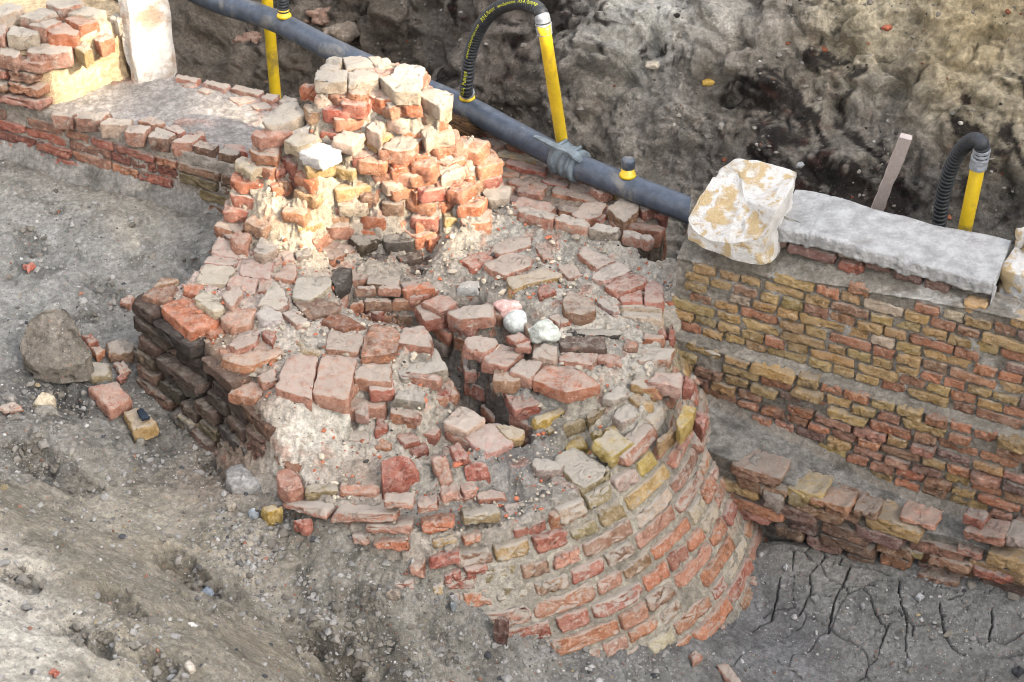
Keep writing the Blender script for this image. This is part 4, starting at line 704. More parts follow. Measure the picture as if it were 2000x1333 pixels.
while ph < math.radians(25):
    L = random.choice((.085, .09, .10, .12)); z_ = float(ztop(np.array(ph))) + random.gauss(.008, .008); r = float(Rz(z_)) + random.gauss(-.004, .006); dp = L / r; c_ = cone_pt(np.array(ph + dp / 2), z_, -.05)
    if np.linalg.norm(trc - c_, axis=1).min() > .062 and random.random() > (.08 if ph > math.radians(-62) else .55):
        dpt = random.choice((.08, .10, .15)); pts_ = [np.array([CC[0] + q_ * float(flat(f_)) * math.cos(f_), CC[1] + q_ * float(flat(f_)) * math.sin(f_), z_ + random.gauss(0, .003) + (.008 if q_ < r - .05 else 0)]) for q_, f_ in ((r, ph + .004), (r, ph + dp - .004), (r - dpt, ph + dp - .006), (r - dpt, ph + .006))]
        brick(cb_, pts_, DOWN, .044, bcol(random.choice('ysoyrlYo' if ph > math.radians(-75) else 'srosr'), .1), dust=random.uniform(.5, .95), n=34, chips=3)
    ph += dp
cb_.build('curved_face_brickwork', MB, TW, rough=1.15)
def traced(name, lst, parent, n=36, rough=1.0, chips=3, b=None):
    b = b or Buf()
    for poly, h, c, d, s in lst:
        ch = s
        ce = poly.mean(0); poly = ce + (poly - ce) * 1.075
        brick(b, poly, DOWN, h * .70, bcol(c, .09), dust=d * random.uniform(.7, 1.05), char=ch, rnd=.0042, n=n, chips=chips, hump=.002)
    return b.build(name, MB, parent, rough=rough)

traced('charred_brickwork', chB, TW, rough=1.6)
# charred face of the wing, course by course
fb = Buf(); wpl = [P(252, 578, .745), P(335, 645, .725), P(432, 728, .70), P(520, 850, .635), P(562, 925, .56), P(620, 960, .53)]
wz = [q[2] for q in wpl]; w2 = np.array([q[:2] for q in wpl]); wl = np.concatenate([[0], np.cumsum(np.linalg.norm(np.diff(w2, axis=0), axis=1))]); WL = wl[-1]
def wat(a): return np.array([np.interp(a, wl, w2[:, 0]), np.interp(a, wl, w2[:, 1])])
for k in range(7):
    a = random.random() * .05
    while a < WL:
        L = random.choice((.10, .19, .2, .11)) * random.uniform(.9, 1.1); am = a + L / 2
        zt = np.interp(am, wl, wz) + .01 - k * .05; tg = wat(a + L) - wat(a); tg /= np.linalg.norm(tg); wout = np.array([tg[1], -tg[0], 0]); st = .006 + .010 * k + random.gauss(0, .007)
        if zt > .40 and random.random() > .05:
            e = lambda d_, z_: np.array([*(wat(a + d_) + wout[:2] * st), z_ + random.gauss(0, .003)])
            ch = np.clip(1.3 - k * .10 - max(0, am / WL - .55) * 2.4, 0, 1) * random.uniform(.75, 1)
            brick(fb, [e(.004, zt - .046), e(L - .004, zt - .046), e(L - .004, zt - .002), e(.004, zt - .002)], -wout, .07, bcol(random.choice('obsbo' if k < 3 else 'bgsbl'), .12), dust=.05 + .08 * k, char=ch, rnd=.006, n=28, chips=2)
        a += L
fb.build('charred_face_brickwork', MBW, TW, rough=1.9)
# return face at the left corner and the crust beside it
# lime lump and clay lump lying fast in the masonry
lb = Buf()
brick(lb, cB.poly([(985, 1062), (1050, 1002), (1160, 985), (1270, 992), (1340, 1052), (1330, 1120), (1310, 1182), (1200, 1200), (1090, 1180)], np.array([.675, .70, .70, .70, .68, .65, .62, .61, .62])), DOWN, .08, alb(226, 220, 206), dust=0, n=44, chips=0, rnd=.015, hump=-.012)
lb.build('lime_lump', MM, TW, rough=1.5)
lb = Buf()
brick(lb, cB.poly([(1040, 670), (1080, 610), (1160, 600), (1230, 650), (1210, 730), (1150, 750), (1070, 730)], .745), DOWN, .05, alb(176, 150, 104), n=40, chips=0, rnd=.02, hump=-.02)
lb.build('clay_lump', MB, TW, rough=1.8)
lb = Buf()
brick(lb, cB.poly([(835, 492), (930, 345), (1030, 462), (960, 522)], [.785, .83, .80, .775]), DOWN, .03, bcol('s'), dust=1, n=36, chips=2)
lb.build('tilted_brick', MB, TW)
# stones in the gravel patch on the rim
def fillers(buf, zlo, zhi, region, step=.05, dust=(.2, .7), pal='oOsbOcoyr', out=.012):
    allp = [(p.mean(0), p) for p, *_ in allB + chB + wB + tB + fB]; pc_ = np.array([c for c, _ in allp])
    for z_ in np.arange(zlo, zhi, step):
        M = (cg.Z > z_ + .035); E = M.copy(); E[1:-1, 1:-1] = M[1:-1, 1:-1] & M[2:, 1:-1] & M[:-2, 1:-1] & M[1:-1, 2:] & M[1:-1, :-2]; bd_ = M & ~E & region
        f_ = M.astype(float)
        for _ in range(4): f_[1:-1, 1:-1] = (f_[1:-1, 1:-1] + f_[2:, 1:-1] + f_[:-2, 1:-1] + f_[1:-1, 2:] + f_[1:-1, :-2]) / 5
        gx_, gy_ = np.gradient(f_); idx = np.argwhere(bd_); rng.shuffle(idx); got = []
        for i, j in idx:
            n_ = -np.array([gx_[i, j], gy_[i, j], 0]); l_ = np.linalg.norm(n_)
            if l_ < 1e-6: continue
            n_ /= l_; p_ = np.array([cg.X[i, j], cg.Y[i, j], z_ + .045])
            if n_[1] > .6: continue
            L = random.choice((.07, .085, .095, .10, .14)); 
            if any((p_ - q) @ (p_ - q) < (L * .5 + l2 * .5 + .004) ** 2 for q, l2 in got): continue
            if lowcover(p_, n_): continue
            got.append((p_, L)); t_ = np.array([-n_[1], n_[0], 0]); hx_ = (cg.Z[min(i + 1, cg.nx - 1), j] - cg.Z[i - 1, j]) / (2 * cg.h); hy_ = (cg.Z[i, min(j + 1, cg.ny - 1)] - cg.Z[i, j - 1]) / (2 * cg.h); o_ = float(np.clip(.032 / max(.3, math.hypot(hx_, hy_)), out, .045)) + random.gauss(0, .006); a_ = random.gauss(0, .12); t_, n2_ = t_ * math.cos(a_) + n_ * math.sin(a_), n_ * math.cos(a_) - t_ * math.sin(a_)
            q = [p_ + t_ * (L / 2) * sx + n2_ * (o_ if sy > 0 else -.07) for sx, sy in ((-1, 1), (1, 1), (1, -1), (-1, -1))]
            brick(buf, q, DOWN, .044, bcol(random.choice(pal), .1), dust=random.uniform(*dust), n=28, chips=3)
def lowcover(p, n): return False
b = Buf(); fillers(b, .42, .72, (np.hypot(cg.X - CC[0], cg.Y - CC[1] - .05) < .46) & (cg.X > -.6) & (cg.Y < 4.5), dust=(.4, .8), pal='bsgor', out=.012)
traced('top_brickwork', tB + fB + wB, TW, b=b)
pier_reg = (cg.X > -.97) & (cg.X < .12) & (cg.Y > 4.42) & (cg.Y < 5.12) & (cg.Z > .79)
PR = thing('brick_pier_ruin', 'tall crumbling brick pier stump in warm sunlight, pale mortar and orange broken bricks', 'brick pier', P(690, 400, .76))
traced('pier_brickwork', allB[:nP], PR, rough=1.25)
b = Buf(); fillers(b, .735, 1.2, pier_reg, step=.047, out=.019); b.build('inner_course_brickwork', MB, PR, rough=1.3)


# ------------------------------------------------------------------ right wall
def profile_mesh(name, ss, prof, mat, parent, colf, rough=.006, step=.006, seed=60, sharp=1.0):
    # prof(s) -> list of (u, z); all with the same number of points
    rows = []
    P0 = np.array([prof(s) for s in ss]); L = np.linalg.norm(np.diff(P0, axis=1), axis=2).mean(0)
    t = [];
    for i, l in enumerate(L):
        m = max(1, int(l / step)); t += [(i, k / m) for k in range(m)]
    t.append((len(L) - 1, 1.0))
    U = np.stack([P0[:, i, 0] * (1 - f) + P0[:, i + 1, 0] * f for i, f in t], 1); Zp = np.stack([P0[:, i, 1] * (1 - f) + P0[:, i + 1, 1] * f for i, f in t], 1)
    V = SU(np.array(ss)[:, None], U, Zp); q = grid_quads(*U.shape); n = vnormals(V.reshape(-1, 3), q, np.zeros((0, 3), int)).reshape(V.shape)
    if n[..., 2].mean() + (n @ NN).mean() < 0: n = -n; q = q[:, ::-1]
    V = V + n * (rough * (1.0 * fbm(V * 14, 3, seed) + .7 * fbm(V * 50, 3, seed + 1)))[..., None]
    c = colf(np.broadcast_to(np.array(ss)[:, None], U.shape), U, Zp, V)
    return mesh_obj(name, V.reshape(-1, 3), q, [], mat, parent, c.reshape(-1, 3))
def plane_bricks(buf, rect, u, depth, col, **k):
    s0, s1, z0, z1 = rect; j = lambda: random.gauss(0, .0018)
    uf = u if callable(u) else (lambda s, z: u)
    pts_ = [(s0, z0), (s1, z0), (s1, z1), (s0, z1)]
    brick(buf, [SU(s + j(), uf(s, z), z + j()) for s, z in pts_], -NN, depth, col, **k)
RW = thing('right_brick_wall', 'long stepped wall of small yellow and red bricks with a grey cement coping', 'brick wall', SU(.6, .1, .15))
def ztopR(s): return np.interp(s, [-.15, 0, .25, .46, .83, 1.2], [.895, .90, .925, .957, 1.0, 1.02])
def zcop(s): return np.interp(s, [.1, .26, .617, .9, 1.2], [1.12, 1.112, 1.073, 1.048, 1.03])
def z2b(s): return np.interp(s, [0, .3, .7, 1, 1.3], [.47, .435, .345, .325, .30])
def u2(s): return np.interp(s, [0, .36, .7, .94, 1.3], [.27, .25, .20, .155, .15])
LED = .65
def wprof(s):
    zt = ztopR(s); zc = zcop(s) - .03
    return [(-.082, zc), (-.075, zt + (zc - zt) * .34), (-.045, zt + (zc - zt) * .16), (.0, zt), (-.009, zt - .006), (-.009, LED + .004), (.036, LED - .006), (.032, LED - .02), (.032, z2b(s) + .03), (.06, z2b(s) + .006), (u2(s) - .022, z2b(s) - .006), (u2(s) - .026, z2b(s) - .03), (u2(s) - .050, .2), (u2(s) - .10, .17), (u2(s) - .10, .05)]
def wcol(s, u, z, V):
    c = np.broadcast_to(alb(148, 141, 129), V.shape).copy(); c *= (1 + .2 * fbm(V * 7, 3, 63))[..., None]
    white = sstep(.5, .9, fbm(V * 9, 3, 64) + .35 * sstep(.6, .9, z))[..., None]; c = c * (1 - white * .6) + alb(206, 202, 194) * white * .6
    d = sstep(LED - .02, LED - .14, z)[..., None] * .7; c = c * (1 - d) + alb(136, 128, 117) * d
    led = ((u > .06) & (u < u2(s) - .02) & (z > z2b(s) - .02))[..., None]; c = np.where(led, alb(142, 138, 130) * (1 + .2 * fbm(V * 12, 3, 66))[..., None], c)
    bk = sstep(.25, .6, fbm(V * 10, 3, 65))[..., None] * d; return np.clip(c * (1 - bk * .6), .01, 1)
profile_mesh('mortar_core', np.arange(-.03, 1.42, .006), wprof, MM, RW, wcol, rough=.006)
def courses(buf, s0, s1, z0, nk, pitch, uf, mask, pal, lens=(.070, .072, .069, .074, .072, .128), joint=.0068, depth=.05, uj=.003, dust=(.1, .5), char=0., rnd=.0035, n=30, hj=0., chips=(0, 1, 1, 2)):
    for k in range(nk):
        s = s0 + random.random() * .08; zb = z0 + k * pitch
        while s < s1:
            L = random.choice(lens) * random.uniform(.9, 1.12)
            if mask(s + L / 2, zb + pitch / 2, k):
                pl = pal(s, zb) if callable(pal) else pal
                off = random.gauss(0, uj); hh = random.gauss(0, hj)
                plane_bricks(buf, (s + joint / 2, s + L - joint / 2, zb + joint * .4, zb + pitch - joint * .55 + hh), (lambda a, b, o=off: (uf(a, b) if callable(uf) else uf) + o), depth, bcol(random.choice(pl), .11), dust=random.uniform(*dust), char=char if random.random() < .3 else 0, rnd=rnd, n=n, chips=random.choice(chips))
            s += L
b = Buf()
courses(b, -.06, 1.42, LED + .003, 11, .0362, 0.0, lambda s, z, k: z < ztopR(s) - .012 + .01 * math.sin(s * 40) and random.random() > .03, lambda s, z: 'yyoycyoyby' if s < .75 else 'syboyoubyo')
b.build('upper_face_brickwork', MB, RW, rough=.9)
b = Buf()
courses(b, -.05, 1.42, LED - .3276, 9, .0364, .046, lambda s, z, k: z > z2b(s) + .012 and random.random() > (.02 if k == 8 else .08), lambda s, z: 'yyoyo' if z > .6 else 'oybuoys', uj=.006, dust=(.2, .6), char=.4, lens=(.072, .074, .09, .13), depth=.06)
b.build('middle_course_brickwork', MBW, RW, rough=1.1)
b = Buf()
for k in range(5):
    s = .24 + random.random() * .05
    while s < 1.42:
        L = random.choice((.10, .12, .185, .19, .17)) * random.uniform(.9, 1.1); zt = z2b(s + L / 2) + .006 - k * .046
        if zt > .14 and random.random() > .04:
            uo = float(u2(s + L / 2)) + random.gauss(0, .0035) - .007 * k
            plane_bricks(b, (s + .005, s + L - .005, zt - .043 + random.gauss(0, .002), zt + random.gauss(0, .002)), uo, .10, bcol(random.choice('obybos' if k == 0 else 'bobusy'), .13), dust=random.uniform(.3, .75), char=.5 if random.random() < .4 else 0, rnd=.006, n=30, chips=2)
        s += L
hpoly = lambda p_, u_: cH.poly(p_, [W(*cH(np.mean(p_, axis=0)), u_)[1]] * len(p_))
for p_, u_, c, h in (([(368, 450), (395, 418), (432, 430), (405, 472)], .23, 'g', .05), ([(392, 485), (440, 430), (492, 490), (430, 542)], .22, 'g', .05), ([(420, 565), (500, 495), (568, 512), (500, 608)], .23, 'g', .055), ([(530, 582), (572, 518), (640, 545), (612, 592)], .225, 'l', .045), ([(1225, 662), (1262, 622), (1340, 652), (1312, 692)], .15, 'r', .035)):
    brick(b, hpoly(p_, u_ - .03), DOWN, h, bcol(c), dust=.75, n=36, chips=3)
for p_, u_, c in (([(985, 803), (1062, 820), (1060, 850), (985, 838)], .165, 'l'), ([(1082, 828), (1262, 872), (1256, 912), (1078, 865)], .165, 'b'), ([(1264, 876), (1432, 922), (1426, 958), (1260, 914)], .165, 'r'), ([(1040, 905), (1212, 937), (1200, 975), (1110, 965), (1035, 928)], .175, 'b'), ([(1200, 797), (1306, 824), (1298, 852), (1195, 828)], .155, 's'), ([(1218, 728), (1394, 762), (1386, 800), (1222, 765)], .165, 's'), ([(1390, 748), (1500, 775), (1490, 812), (1388, 790)], .155, 'g'), ([(612, 598), (780, 640), (774, 672), (608, 622)], .235, 'o'), ([(784, 642), (884, 662), (878, 692), (782, 672)], .225, 'b'), ([(968, 668), (1122, 715), (1116, 735), (970, 692)], .175, 's')):
    brick(b, [SU(W(*cH(q), u_)[0], u_, W(*cH(q), u_)[1]) for q in p_], -NN, .08, bcol(c), dust=.55, n=36, chips=3, rnd=.008)
b.build('footing_brickwork', MBW, RW, rough=1.4)
b = Buf()
for k, (pl, off) in enumerate((('uugu', -.046), ('urugr', -.044))):
    s = .20 + random.random() * .05
    while s < 1.10:
        L = random.choice((.08, .15, .09)); zz_ = float(zcop(s + L / 2)) - .038 - .04 * k
        if zz_ - .04 > ztopR(s) - .01 and random.random() > .12:
            plane_bricks(b, (s + .004, s + L - .004, zz_ - .034, zz_), off, .05, bcol(random.choice(pl), .1), dust=random.uniform(.2, .8), rnd=.006, n=24, chips=1)
        s += L
for q, z, c in (([(1205, 800), (1210, 780), (1415, 840), (1420, 870), (1320, 850)], None, 'c'),):
    pass
b.build('purple_brickwork', MB, RW)
# cement coping
def wpt(crop, q, u): s, z = W(*crop(q), u); return SU(s, u, z)
copF = [wpt(cG, q, -.035) for q in ((640, 560), (720, 580), (850, 600), (1000, 640), (1150, 690), (1300, 722), (1450, 765), (1600, 800), (1740, 850), (1840, 862))]
def copy_z(s): return float(np.interp(s, [tosu(q)[0] for q in copF], [q[2] for q in copF]))
copB = []
for q in ((1930, 642), (1800, 610), (1650, 580), (1500, 552), (1350, 505), (1180, 468), (1050, 420), (950, 392), (850, 370), (760, 362)):
    z = 1.06
    for _ in range(5): pt = P(*cG(q), z); z = copy_z(tosu(pt)[0]) + .004
    copB.append(P(*cG(q), z))
nn = len(copF); rows_t = []
for i in range(nn):
    f_ = copF[i]; g_ = copB[::-1][i]
    rows_t.append([f_ * (1 - t) + g_ * t for t in np.linspace(0, 1, 24)])
rt = np.array(rows_t); li = np.linspace(0, nn - 1, 150); i0 = np.clip(li.astype(int), 0, nn - 2); fr = (li - i0)[:, None, None]; rt = rt[i0] * (1 - fr) + rt[i0 + 1] * fr
wav = fbm(rt[:, :1] * 14, 2, 70) * .003 + fbm(rt[:, :1] * 45, 3, 71) * .0045
rt[:, 0] += NN * wav[:, :1]; rt[:, -1:] += NN * (fbm(rt[:, -1:] * 30, 3, 72) * .005)[..., None] if False else 0
rt[..., 2] += .0025 * fbm(rt * 7, 3, 73) + .0009 * fbm(rt * 70, 2, 74) - .006 * sstep(.5, .9, fbm(rt * 13, 3, 79)) - .012 * sstep(.03, .0, np.abs(np.arange(24) / 23. * .4))[None] * sstep(.2, .6, fbm(rt * 20, 2, 83))
d0 = rt[:, :1].copy(); dn = []
for dd_ in (.003, .007, .012, .018, .024, .030, .036, .041):
    q_ = rt[:, :1] + np.array([0, 0, -dd_]); dn.append(q_ + NN * (.001 + .003 * fbm(q_ * 28, 3, 75) + .003 * fbm(q_ * 90, 2, 76) + .003 * min(1, dd_ / .01))[..., None])
dn.append(rt[:, :1] + np.array([0, 0, -.044]) - NN * .05)
up_ = [rt[:, -1:] + np.array([0, 0, -.008]) - NN * .004, rt[:, -1:] + np.array([0, 0, -.05]) - NN * .003, rt[:, -1:] + np.array([0, 0, -.7]) + NN * .01]
full = np.concatenate(dn[::-1] + [rt] + up_, 1)
endL = full[:1] * 1.0; endL[..., 2] -= .05; endR = full[-1:] * 1.0; endR[..., 2] -= .04
full = np.concatenate([endL, full, endR], 0)
qf = grid_quads(full.shape[0], full.shape[1])
mesh_obj('cement_coping', full.reshape(-1, 3), qf[:, ::-1] if vnormals(full.reshape(-1, 3), qf, np.zeros((0, 3), int))[:, 2].mean() < 0 else qf, [], M_CEM, RW)

def block(name, label, cat, top, depth, mat, rough, n=110, mids=None, low=None, hump=.0):
    """a big rough stone: outline with its own heights, sides going down"""
    top = np.asarray(top, float); m = len(top); nx = np.roll(top, -1, 0); L = np.linalg.norm(nx - top, axis=1); cum = np.concatenate([[0], np.cumsum(L)])
    t = np.arange(n) / n * cum[-1]; k = np.clip(np.searchsorted(cum, t, side='right') - 1, 0, m - 1); a = ((t - cum[k]) / L[k])[:, None]; ring = top[k] * (1 - a) + nx[k] * a
    ring = (ring * 2 + np.roll(ring, 1, 0) + np.roll(ring, -1, 0)) / 4
    c = ring.mean(0); V = []
    zb = (low if low is not None else c[2] - depth)
    for f in np.linspace(1, 0, 16):
        r = ring.copy(); r[:, 2] = ring[:, 2] + (zb - ring[:, 2]) * f; V.append(r)
    for s in (.985, .95, .9, .83, .75, .66, .57, .48, .39, .3, .2, .1): r = c + (ring - c) * s; r[:, 2] += hump * (1 - s); V.append(r)
    R = len(V); V = np.concatenate(V + [(c + [0, 0, hump])[None]]); j = np.arange(n); j2 = (j + 1) % n
    Q = np.concatenate([np.stack([r * n + j, r * n + j2, (r + 1) * n + j2, (r + 1) * n + j], 1) for r in range(R - 1)]); Tt = np.stack([(R - 1) * n + j, (R - 1) * n + j2, np.full(n, R * n)], 1)
    nv = vnormals(V, Q, Tt)
    if ((V - c) * nv).sum() < 0: Q = Q[:, ::-1]; Tt = Tt[:, ::-1]; nv = -nv
    V = V + nv * (rough * (.8 * fbm(V * 7, 2, 80) + .30 * fbm(V * 40, 3, 81) - .9 * sstep(.35, .6, fbm(V * 13, 2, 82))))[:, None]
    base = np.array([c[0], c[1], zb]); o = mesh_obj(name, V, Q, Tt, mat, None, base=base); return tag(o, label, cat)
wt = [((400, 225), 1.17), ((430, 195), 1.19), ((560, 205), 1.19), ((775, 268), 1.175), ((720, 370), 1.17), ((655, 470), 1.16), ((600, 600), 1.09), ((520, 640), 1.06), ((420, 655), 1.04), ((300, 640), 1.02), ((220, 600), 1.02), ((165, 525), 1.05), ((230, 400), 1.10), ((340, 262), 1.15)]
block('stone_block', 'big whitewashed rubble stone block with yellow patches, at the left end of the grey coping', 'stone block', [P(*cG(q), z) for q, z in wt], .2, M_WHITE, .011, low=.985)
wt = [((1990, 560), 1.16), ((2120, 540), 1.16), ((2260, 700), 1.14), ((2150, 830), 1.10), ((1990, 830), 1.07), ((1880, 800), 1.06), ((1895, 750), 1.07), ((1960, 645), 1.10)]
block('stone_block', 'white limewashed stone block cut off by the right edge of the photo', 'stone block', [P(*cG(q), z) for q, z in wt], .2, M_WHITE, .011, low=.99)

# ------------------------------------------------------------------ left wall with its threshold floor
LW = thing('left_brick_wall', 'low red brick wall with a grey mortar threshold floor behind its top row', 'brick wall', SU(-2.0, 0, .55))
ZT = .785
def lprof(s):
    zt = np.interp(s, [-3.2, -2.42, -2.35, -1.3], [ZT, ZT, ZT, ZT - .0])
    return [(-.60, .25), (-.46, .3), (-.445, zt - .03), (-.43, zt - .012), (-.09, zt - .012), (-.008, zt - .014), (-.008, zt - .05), (-.004, .62), (.03, .57), (.09, .50)]
def lcol(s, u, z, V):
    c = np.broadcast_to(alb(170, 160, 148), V.shape) * (1 + .2 * fbm(V * 7, 3, 90))[..., None]
    flo = (u < -.05)[..., None]; c = np.where(flo, alb(158, 152, 146) * (1 + .2 * fbm(V * 11, 4, 91))[..., None], c)
    rd_ = (sstep(.15, .55, fbm(V * 6, 3, 92)) * .45)[..., None] * flo; c = c * (1 - rd_) + alb(178, 128, 108) * rd_
    lo_ = sstep(.645, .60, z)[..., None] * (~flo); c = c * (1 - lo_) + alb(146, 142, 135) * lo_; dk_ = (sstep(.1, .6, fbm(V * 8, 3, 93)) * .5)[..., None] * (~flo); return c * (1 - dk_ * .6)
profile_mesh('mortar_core', np.arange(-3.3, -1.28, .0065), lprof, MM, LW, lcol, rough=.0065, seed=94)
b = Buf()
courses(b, -3.3, -1.42, .565, 4, .0425, lambda s, z: .004 + max(0, .62 - z) * .25, lambda s, z, k: random.random() > (.3 if k == 0 else .06), lambda s, z: 'rsrros' if s < -1.85 else 'obblb', uj=.004, lens=(.09, .10, .17, .18), dust=(.25, .75), char=.5, joint=.007)
b.build('face_brickwork', MBW, LW, rough=1.15)
Lt = [([(275, 637), (310, 605), (430, 620), (400, 652)], 's'), ([(410, 662), (450, 625), (625, 620), (560, 662)], 's'), ([(545, 692), (600, 655), (740, 662), (720, 697)], 'c'), ([(685, 732), (720, 690), (845, 702), (800, 747)], 's'), ([(760, 672), (840, 645), (930, 682), (880, 697)], 's'), ([(820, 762), (870, 705), (985, 742), (940, 777)], 's'), ([(900, 707), (985, 690), (1040, 732), (990, 742)], 'r'), ([(945, 792), (1040, 745), (1130, 752), (1070, 802)], 's'), ([(1070, 812), (1110, 780), (1225, 807), (1200, 842)], 'b'), ([(1210, 852), (1250, 812), (1340, 842), (1330, 872)], 'b'), ([(1042, 737), (1130, 725), (1150, 757), (1080, 752)], 'r'), ([(1240, 802), (1360, 800), (1380, 850), (1270, 832)], 'r')]
Lb = [([(970, 432), (990, 410), (1120, 437), (1090, 457)], 's'), ([(1115, 457), (1145, 440), (1290, 472), (1250, 497)], 'p'), ([(1280, 492), (1310, 468), (1480, 507), (1440, 532)], 's'), ([(1440, 542), (1485, 517), (1560, 527), (1520, 562)], 's'), ([(1545, 562), (1590, 527), (1660, 552), (1620, 582)], 'g'), ([(1390, 582), (1480, 560), (1520, 602), (1430, 612)], 's'), ([(1090, 500), (1140, 480), (1200, 505), (1150, 520)], 's'), ([(1260, 540), (1400, 530), (1430, 560), (1330, 580)], 's'), ([(1000, 470), (1050, 455), (1100, 470), (1060, 490)], 'p')]
b = Buf()
for p_, c in Lt: brick(b, cF.poly(p_, ZT + .018), DOWN, .055, bcol(c, .09), dust=random.uniform(.5, .85), char=.55 if c == 'b' or random.random() < .25 else 0, n=34, chips=2)
b.build('front_row_brickwork', MB, LW, rough=1.1)
b = Buf()
for i, (p_, c) in enumerate(Lb): brick(b, cF.poly(p_, ZT + (.006 if i < 5 else -.004)), DOWN, .06, bcol(c, .09), dust=random.uniform(.6, .9), n=34, chips=1)
b.build('back_row_brickwork', MB, LW, rough=.8)

# higher stub at the far left, and the plastered jamb
LS = thing('wall_stub', 'higher broken brick wall stub with a sunlit mortar end, top left corner', 'brick wall', SU(-2.7, -.1, .78))
stub = [P(*cF(q), z) for q, z in (((-500, 130), .97), ((100, 300), .955), ((265, 325), .955), ((380, 285), .96), ((440, 225), .985), ((560, 150), 1.0), ((680, 95), 1.01), ((690, 30), 1.01), ((500, -100), 1.02), ((-300, -160), 1.02))]
sb = Buf(); st = np.array(stub)
o = block('mortar_core', None, None, st, .3, MM, .016, n=220, low=.72); o.parent = LS; o.location = tuple(np.array(o.location) - np.array(LS.location))
cc2 = np.tile(alb(222, 196, 158), (len(o.data.vertices), 1)); at = o.data.attributes.new('Col', 'FLOAT_COLOR', 'POINT'); at.data.foreach_set('color', np.concatenate([cc2, np.ones((len(cc2), 1))], 1).astype(np.float32).ravel())
b = Buf()
for p_, z, c, d in (([(30, 192), (60, 140), (215, 165), (215, 192), (90, 202)], 1.02, 'c', .9), ([(245, 167), (360, 120), (440, 172), (430, 197), (270, 187)], 1.02, 'O', .6), ([(355, 112), (400, 80), (555, 117), (440, 147)], 1.03, 'O', .5), ([(150, 140), (250, 90), (360, 110), (250, 160)], 1.03, 's', .9), ([(0, 200), (-60, 160), (20, 130), (50, 150), (20, 195)], 1.02, 's', .7), ([(100, 90), (230, 40), (330, 60), (200, 110)], 1.045, 's', 1), ([(370, 70), (480, 30), (600, 60), (540, 95)], 1.04, 'c', 1),
                    ([(-40, 282), (40, 240), (120, 292), (80, 322)], .972, 's', .8), ([(120, 292), (200, 237), (405, 252), (400, 287), (270, 302)], .975, 's', .85), ([(415, 262), (470, 222), (520, 262), (470, 302)], .98, 'y', .6), ([(-140, 260), (-60, 215), (20, 240), (-40, 275)], .98, 'r', .7), ([(520, 215), (590, 180), (640, 205), (560, 240)], .98, 'O', .6), ([(-100, 60), (60, 10), (140, 40), (0, 90)], 1.05, 'c', 1), ([(230, 10), (400, -20), (480, 15), (330, 50)], 1.05, 's', 1), ([(600, 95), (640, 70), (690, 90), (660, 120)], 1.02, 'g', 1)):
    brick(b, cF.poly(p_, z), DOWN, .06, bcol(c, .08), dust=d, n=36, chips=2)
b.build('top_brickwork', MB, LS, rough=1.2)
b = Buf()
courses(b, -3.4, -2.34, ZT - .012, 4, .044, lambda s, z: .012 - (z - .78) * .12 + (.02 * math.sin(s * 9)), lambda s, z, k: s < -2.40 + .02 * k and random.random() > .06, 'rssrbos', uj=.009, lens=(.11, .12, .18), dust=(.35, .8), char=.3, rnd=.009, n=30, depth=.08)
e0, e1 = P(*cF((385, 520)), .80), P(*cF((640, 400)), .80); ev = e1 - e0; ev[2] = 0; el = np.linalg.norm(ev); ev /= el; eo = np.array([-ev[1], ev[0], 0]);  eo = eo if eo @ T > 0 else -eo
for k in range(4):
    a = random.random() * .03
    while a < el - .05:
        L = random.uniform(.07, .12); z = .80 + k * .047
        if random.random() > .3:
            f_ = lambda d_, z_: e0 * [1, 1, 0] + ev * (a + d_) + eo * (.006 - (z_ - .8) * .12) + [0, 0, z_]
            brick(b, [f_(.006, z + .004), f_(L - .006, z + .004 + random.gauss(0, .003)), f_(L - .006, z + .04), f_(.006, z + .04)], -eo, .04, bcol(random.choice('Occyo'), .1), dust=.9, n=26, chips=2, rnd=.012)
        a += L
b.build('face_brickwork', MB, LS, rough=1.6)
jm = [cF.poly([q], .79)[0] for q in ((712, 432), (770, 452), (850, 420), (955, 392), (985, 360), (900, 335), (720, 380))]
jt = np.array(jm); jt[:, 2] = 1.42; jt[:3, 2] = 1.44
block('plaster_jamb', 'tall crumbling white plastered doorway jamb at the left end of the threshold floor', 'wall jamb', jt, .6, M_PLASTER, .014, n=120, low=.76)

# ------------------------------------------------------------------ flat brick wall top under the pipe
BW = thing('back_brick_wall', 'flat top of a broken wall of thin red bricks beneath the black pipe', 'brick wall', P(1080, 400, .78))
bp_poly = np.array([P(*cI(q), .80) for q in ((300, 900), (330, 770), (420, 700), (620, 800), (830, 905), (1040, 1040), (1160, 1075), (1290, 1110), (1400, 1150), (1440, 1230), (1440, 1310), (1380, 1310), (610, 1180), (560, 1140), (380, 1040))])
bg = Grid(-.3, 1.0, 4.2, 5.6, .006)
ins = inpoly(bp_poly, bg.X, bg.Y)
dz = .79 + .012 * fbm(np.stack([bg.X, bg.Y, 0 * bg.X], -1) * 7, 3, 95) + .004 * fbm(np.stack([bg.X, bg.Y, 0 * bg.X], -1) * 40, 3, 96)
Zq = np.where(ins, dz, .30)
for _ in range(2):
    t_ = Zq.copy(); t_[1:-1, 1:-1] = (Zq[2:, 1:-1] + Zq[:-2, 1:-1] + Zq[1:-1, 2:] + Zq[1:-1, :-2] + 2 * Zq[1:-1, 1:-1]) / 6; Zq = np.where(np.abs(t_ - Zq) > .1, Zq, t_)
Vq = np.stack([bg.X, bg.Y, Zq], -1); qq = grid_quads(bg.nx, bg.ny); kp = Zq.reshape(-1)[qq].max(1) > .31
mesh_obj('mortar_core', Vq.reshape(-1, 3), qq[kp], [], MM, BW, (alb(132, 118, 104) * (1 + .2 * fbm(Vq * 9, 3, 97))[..., None]).reshape(-1, 3))
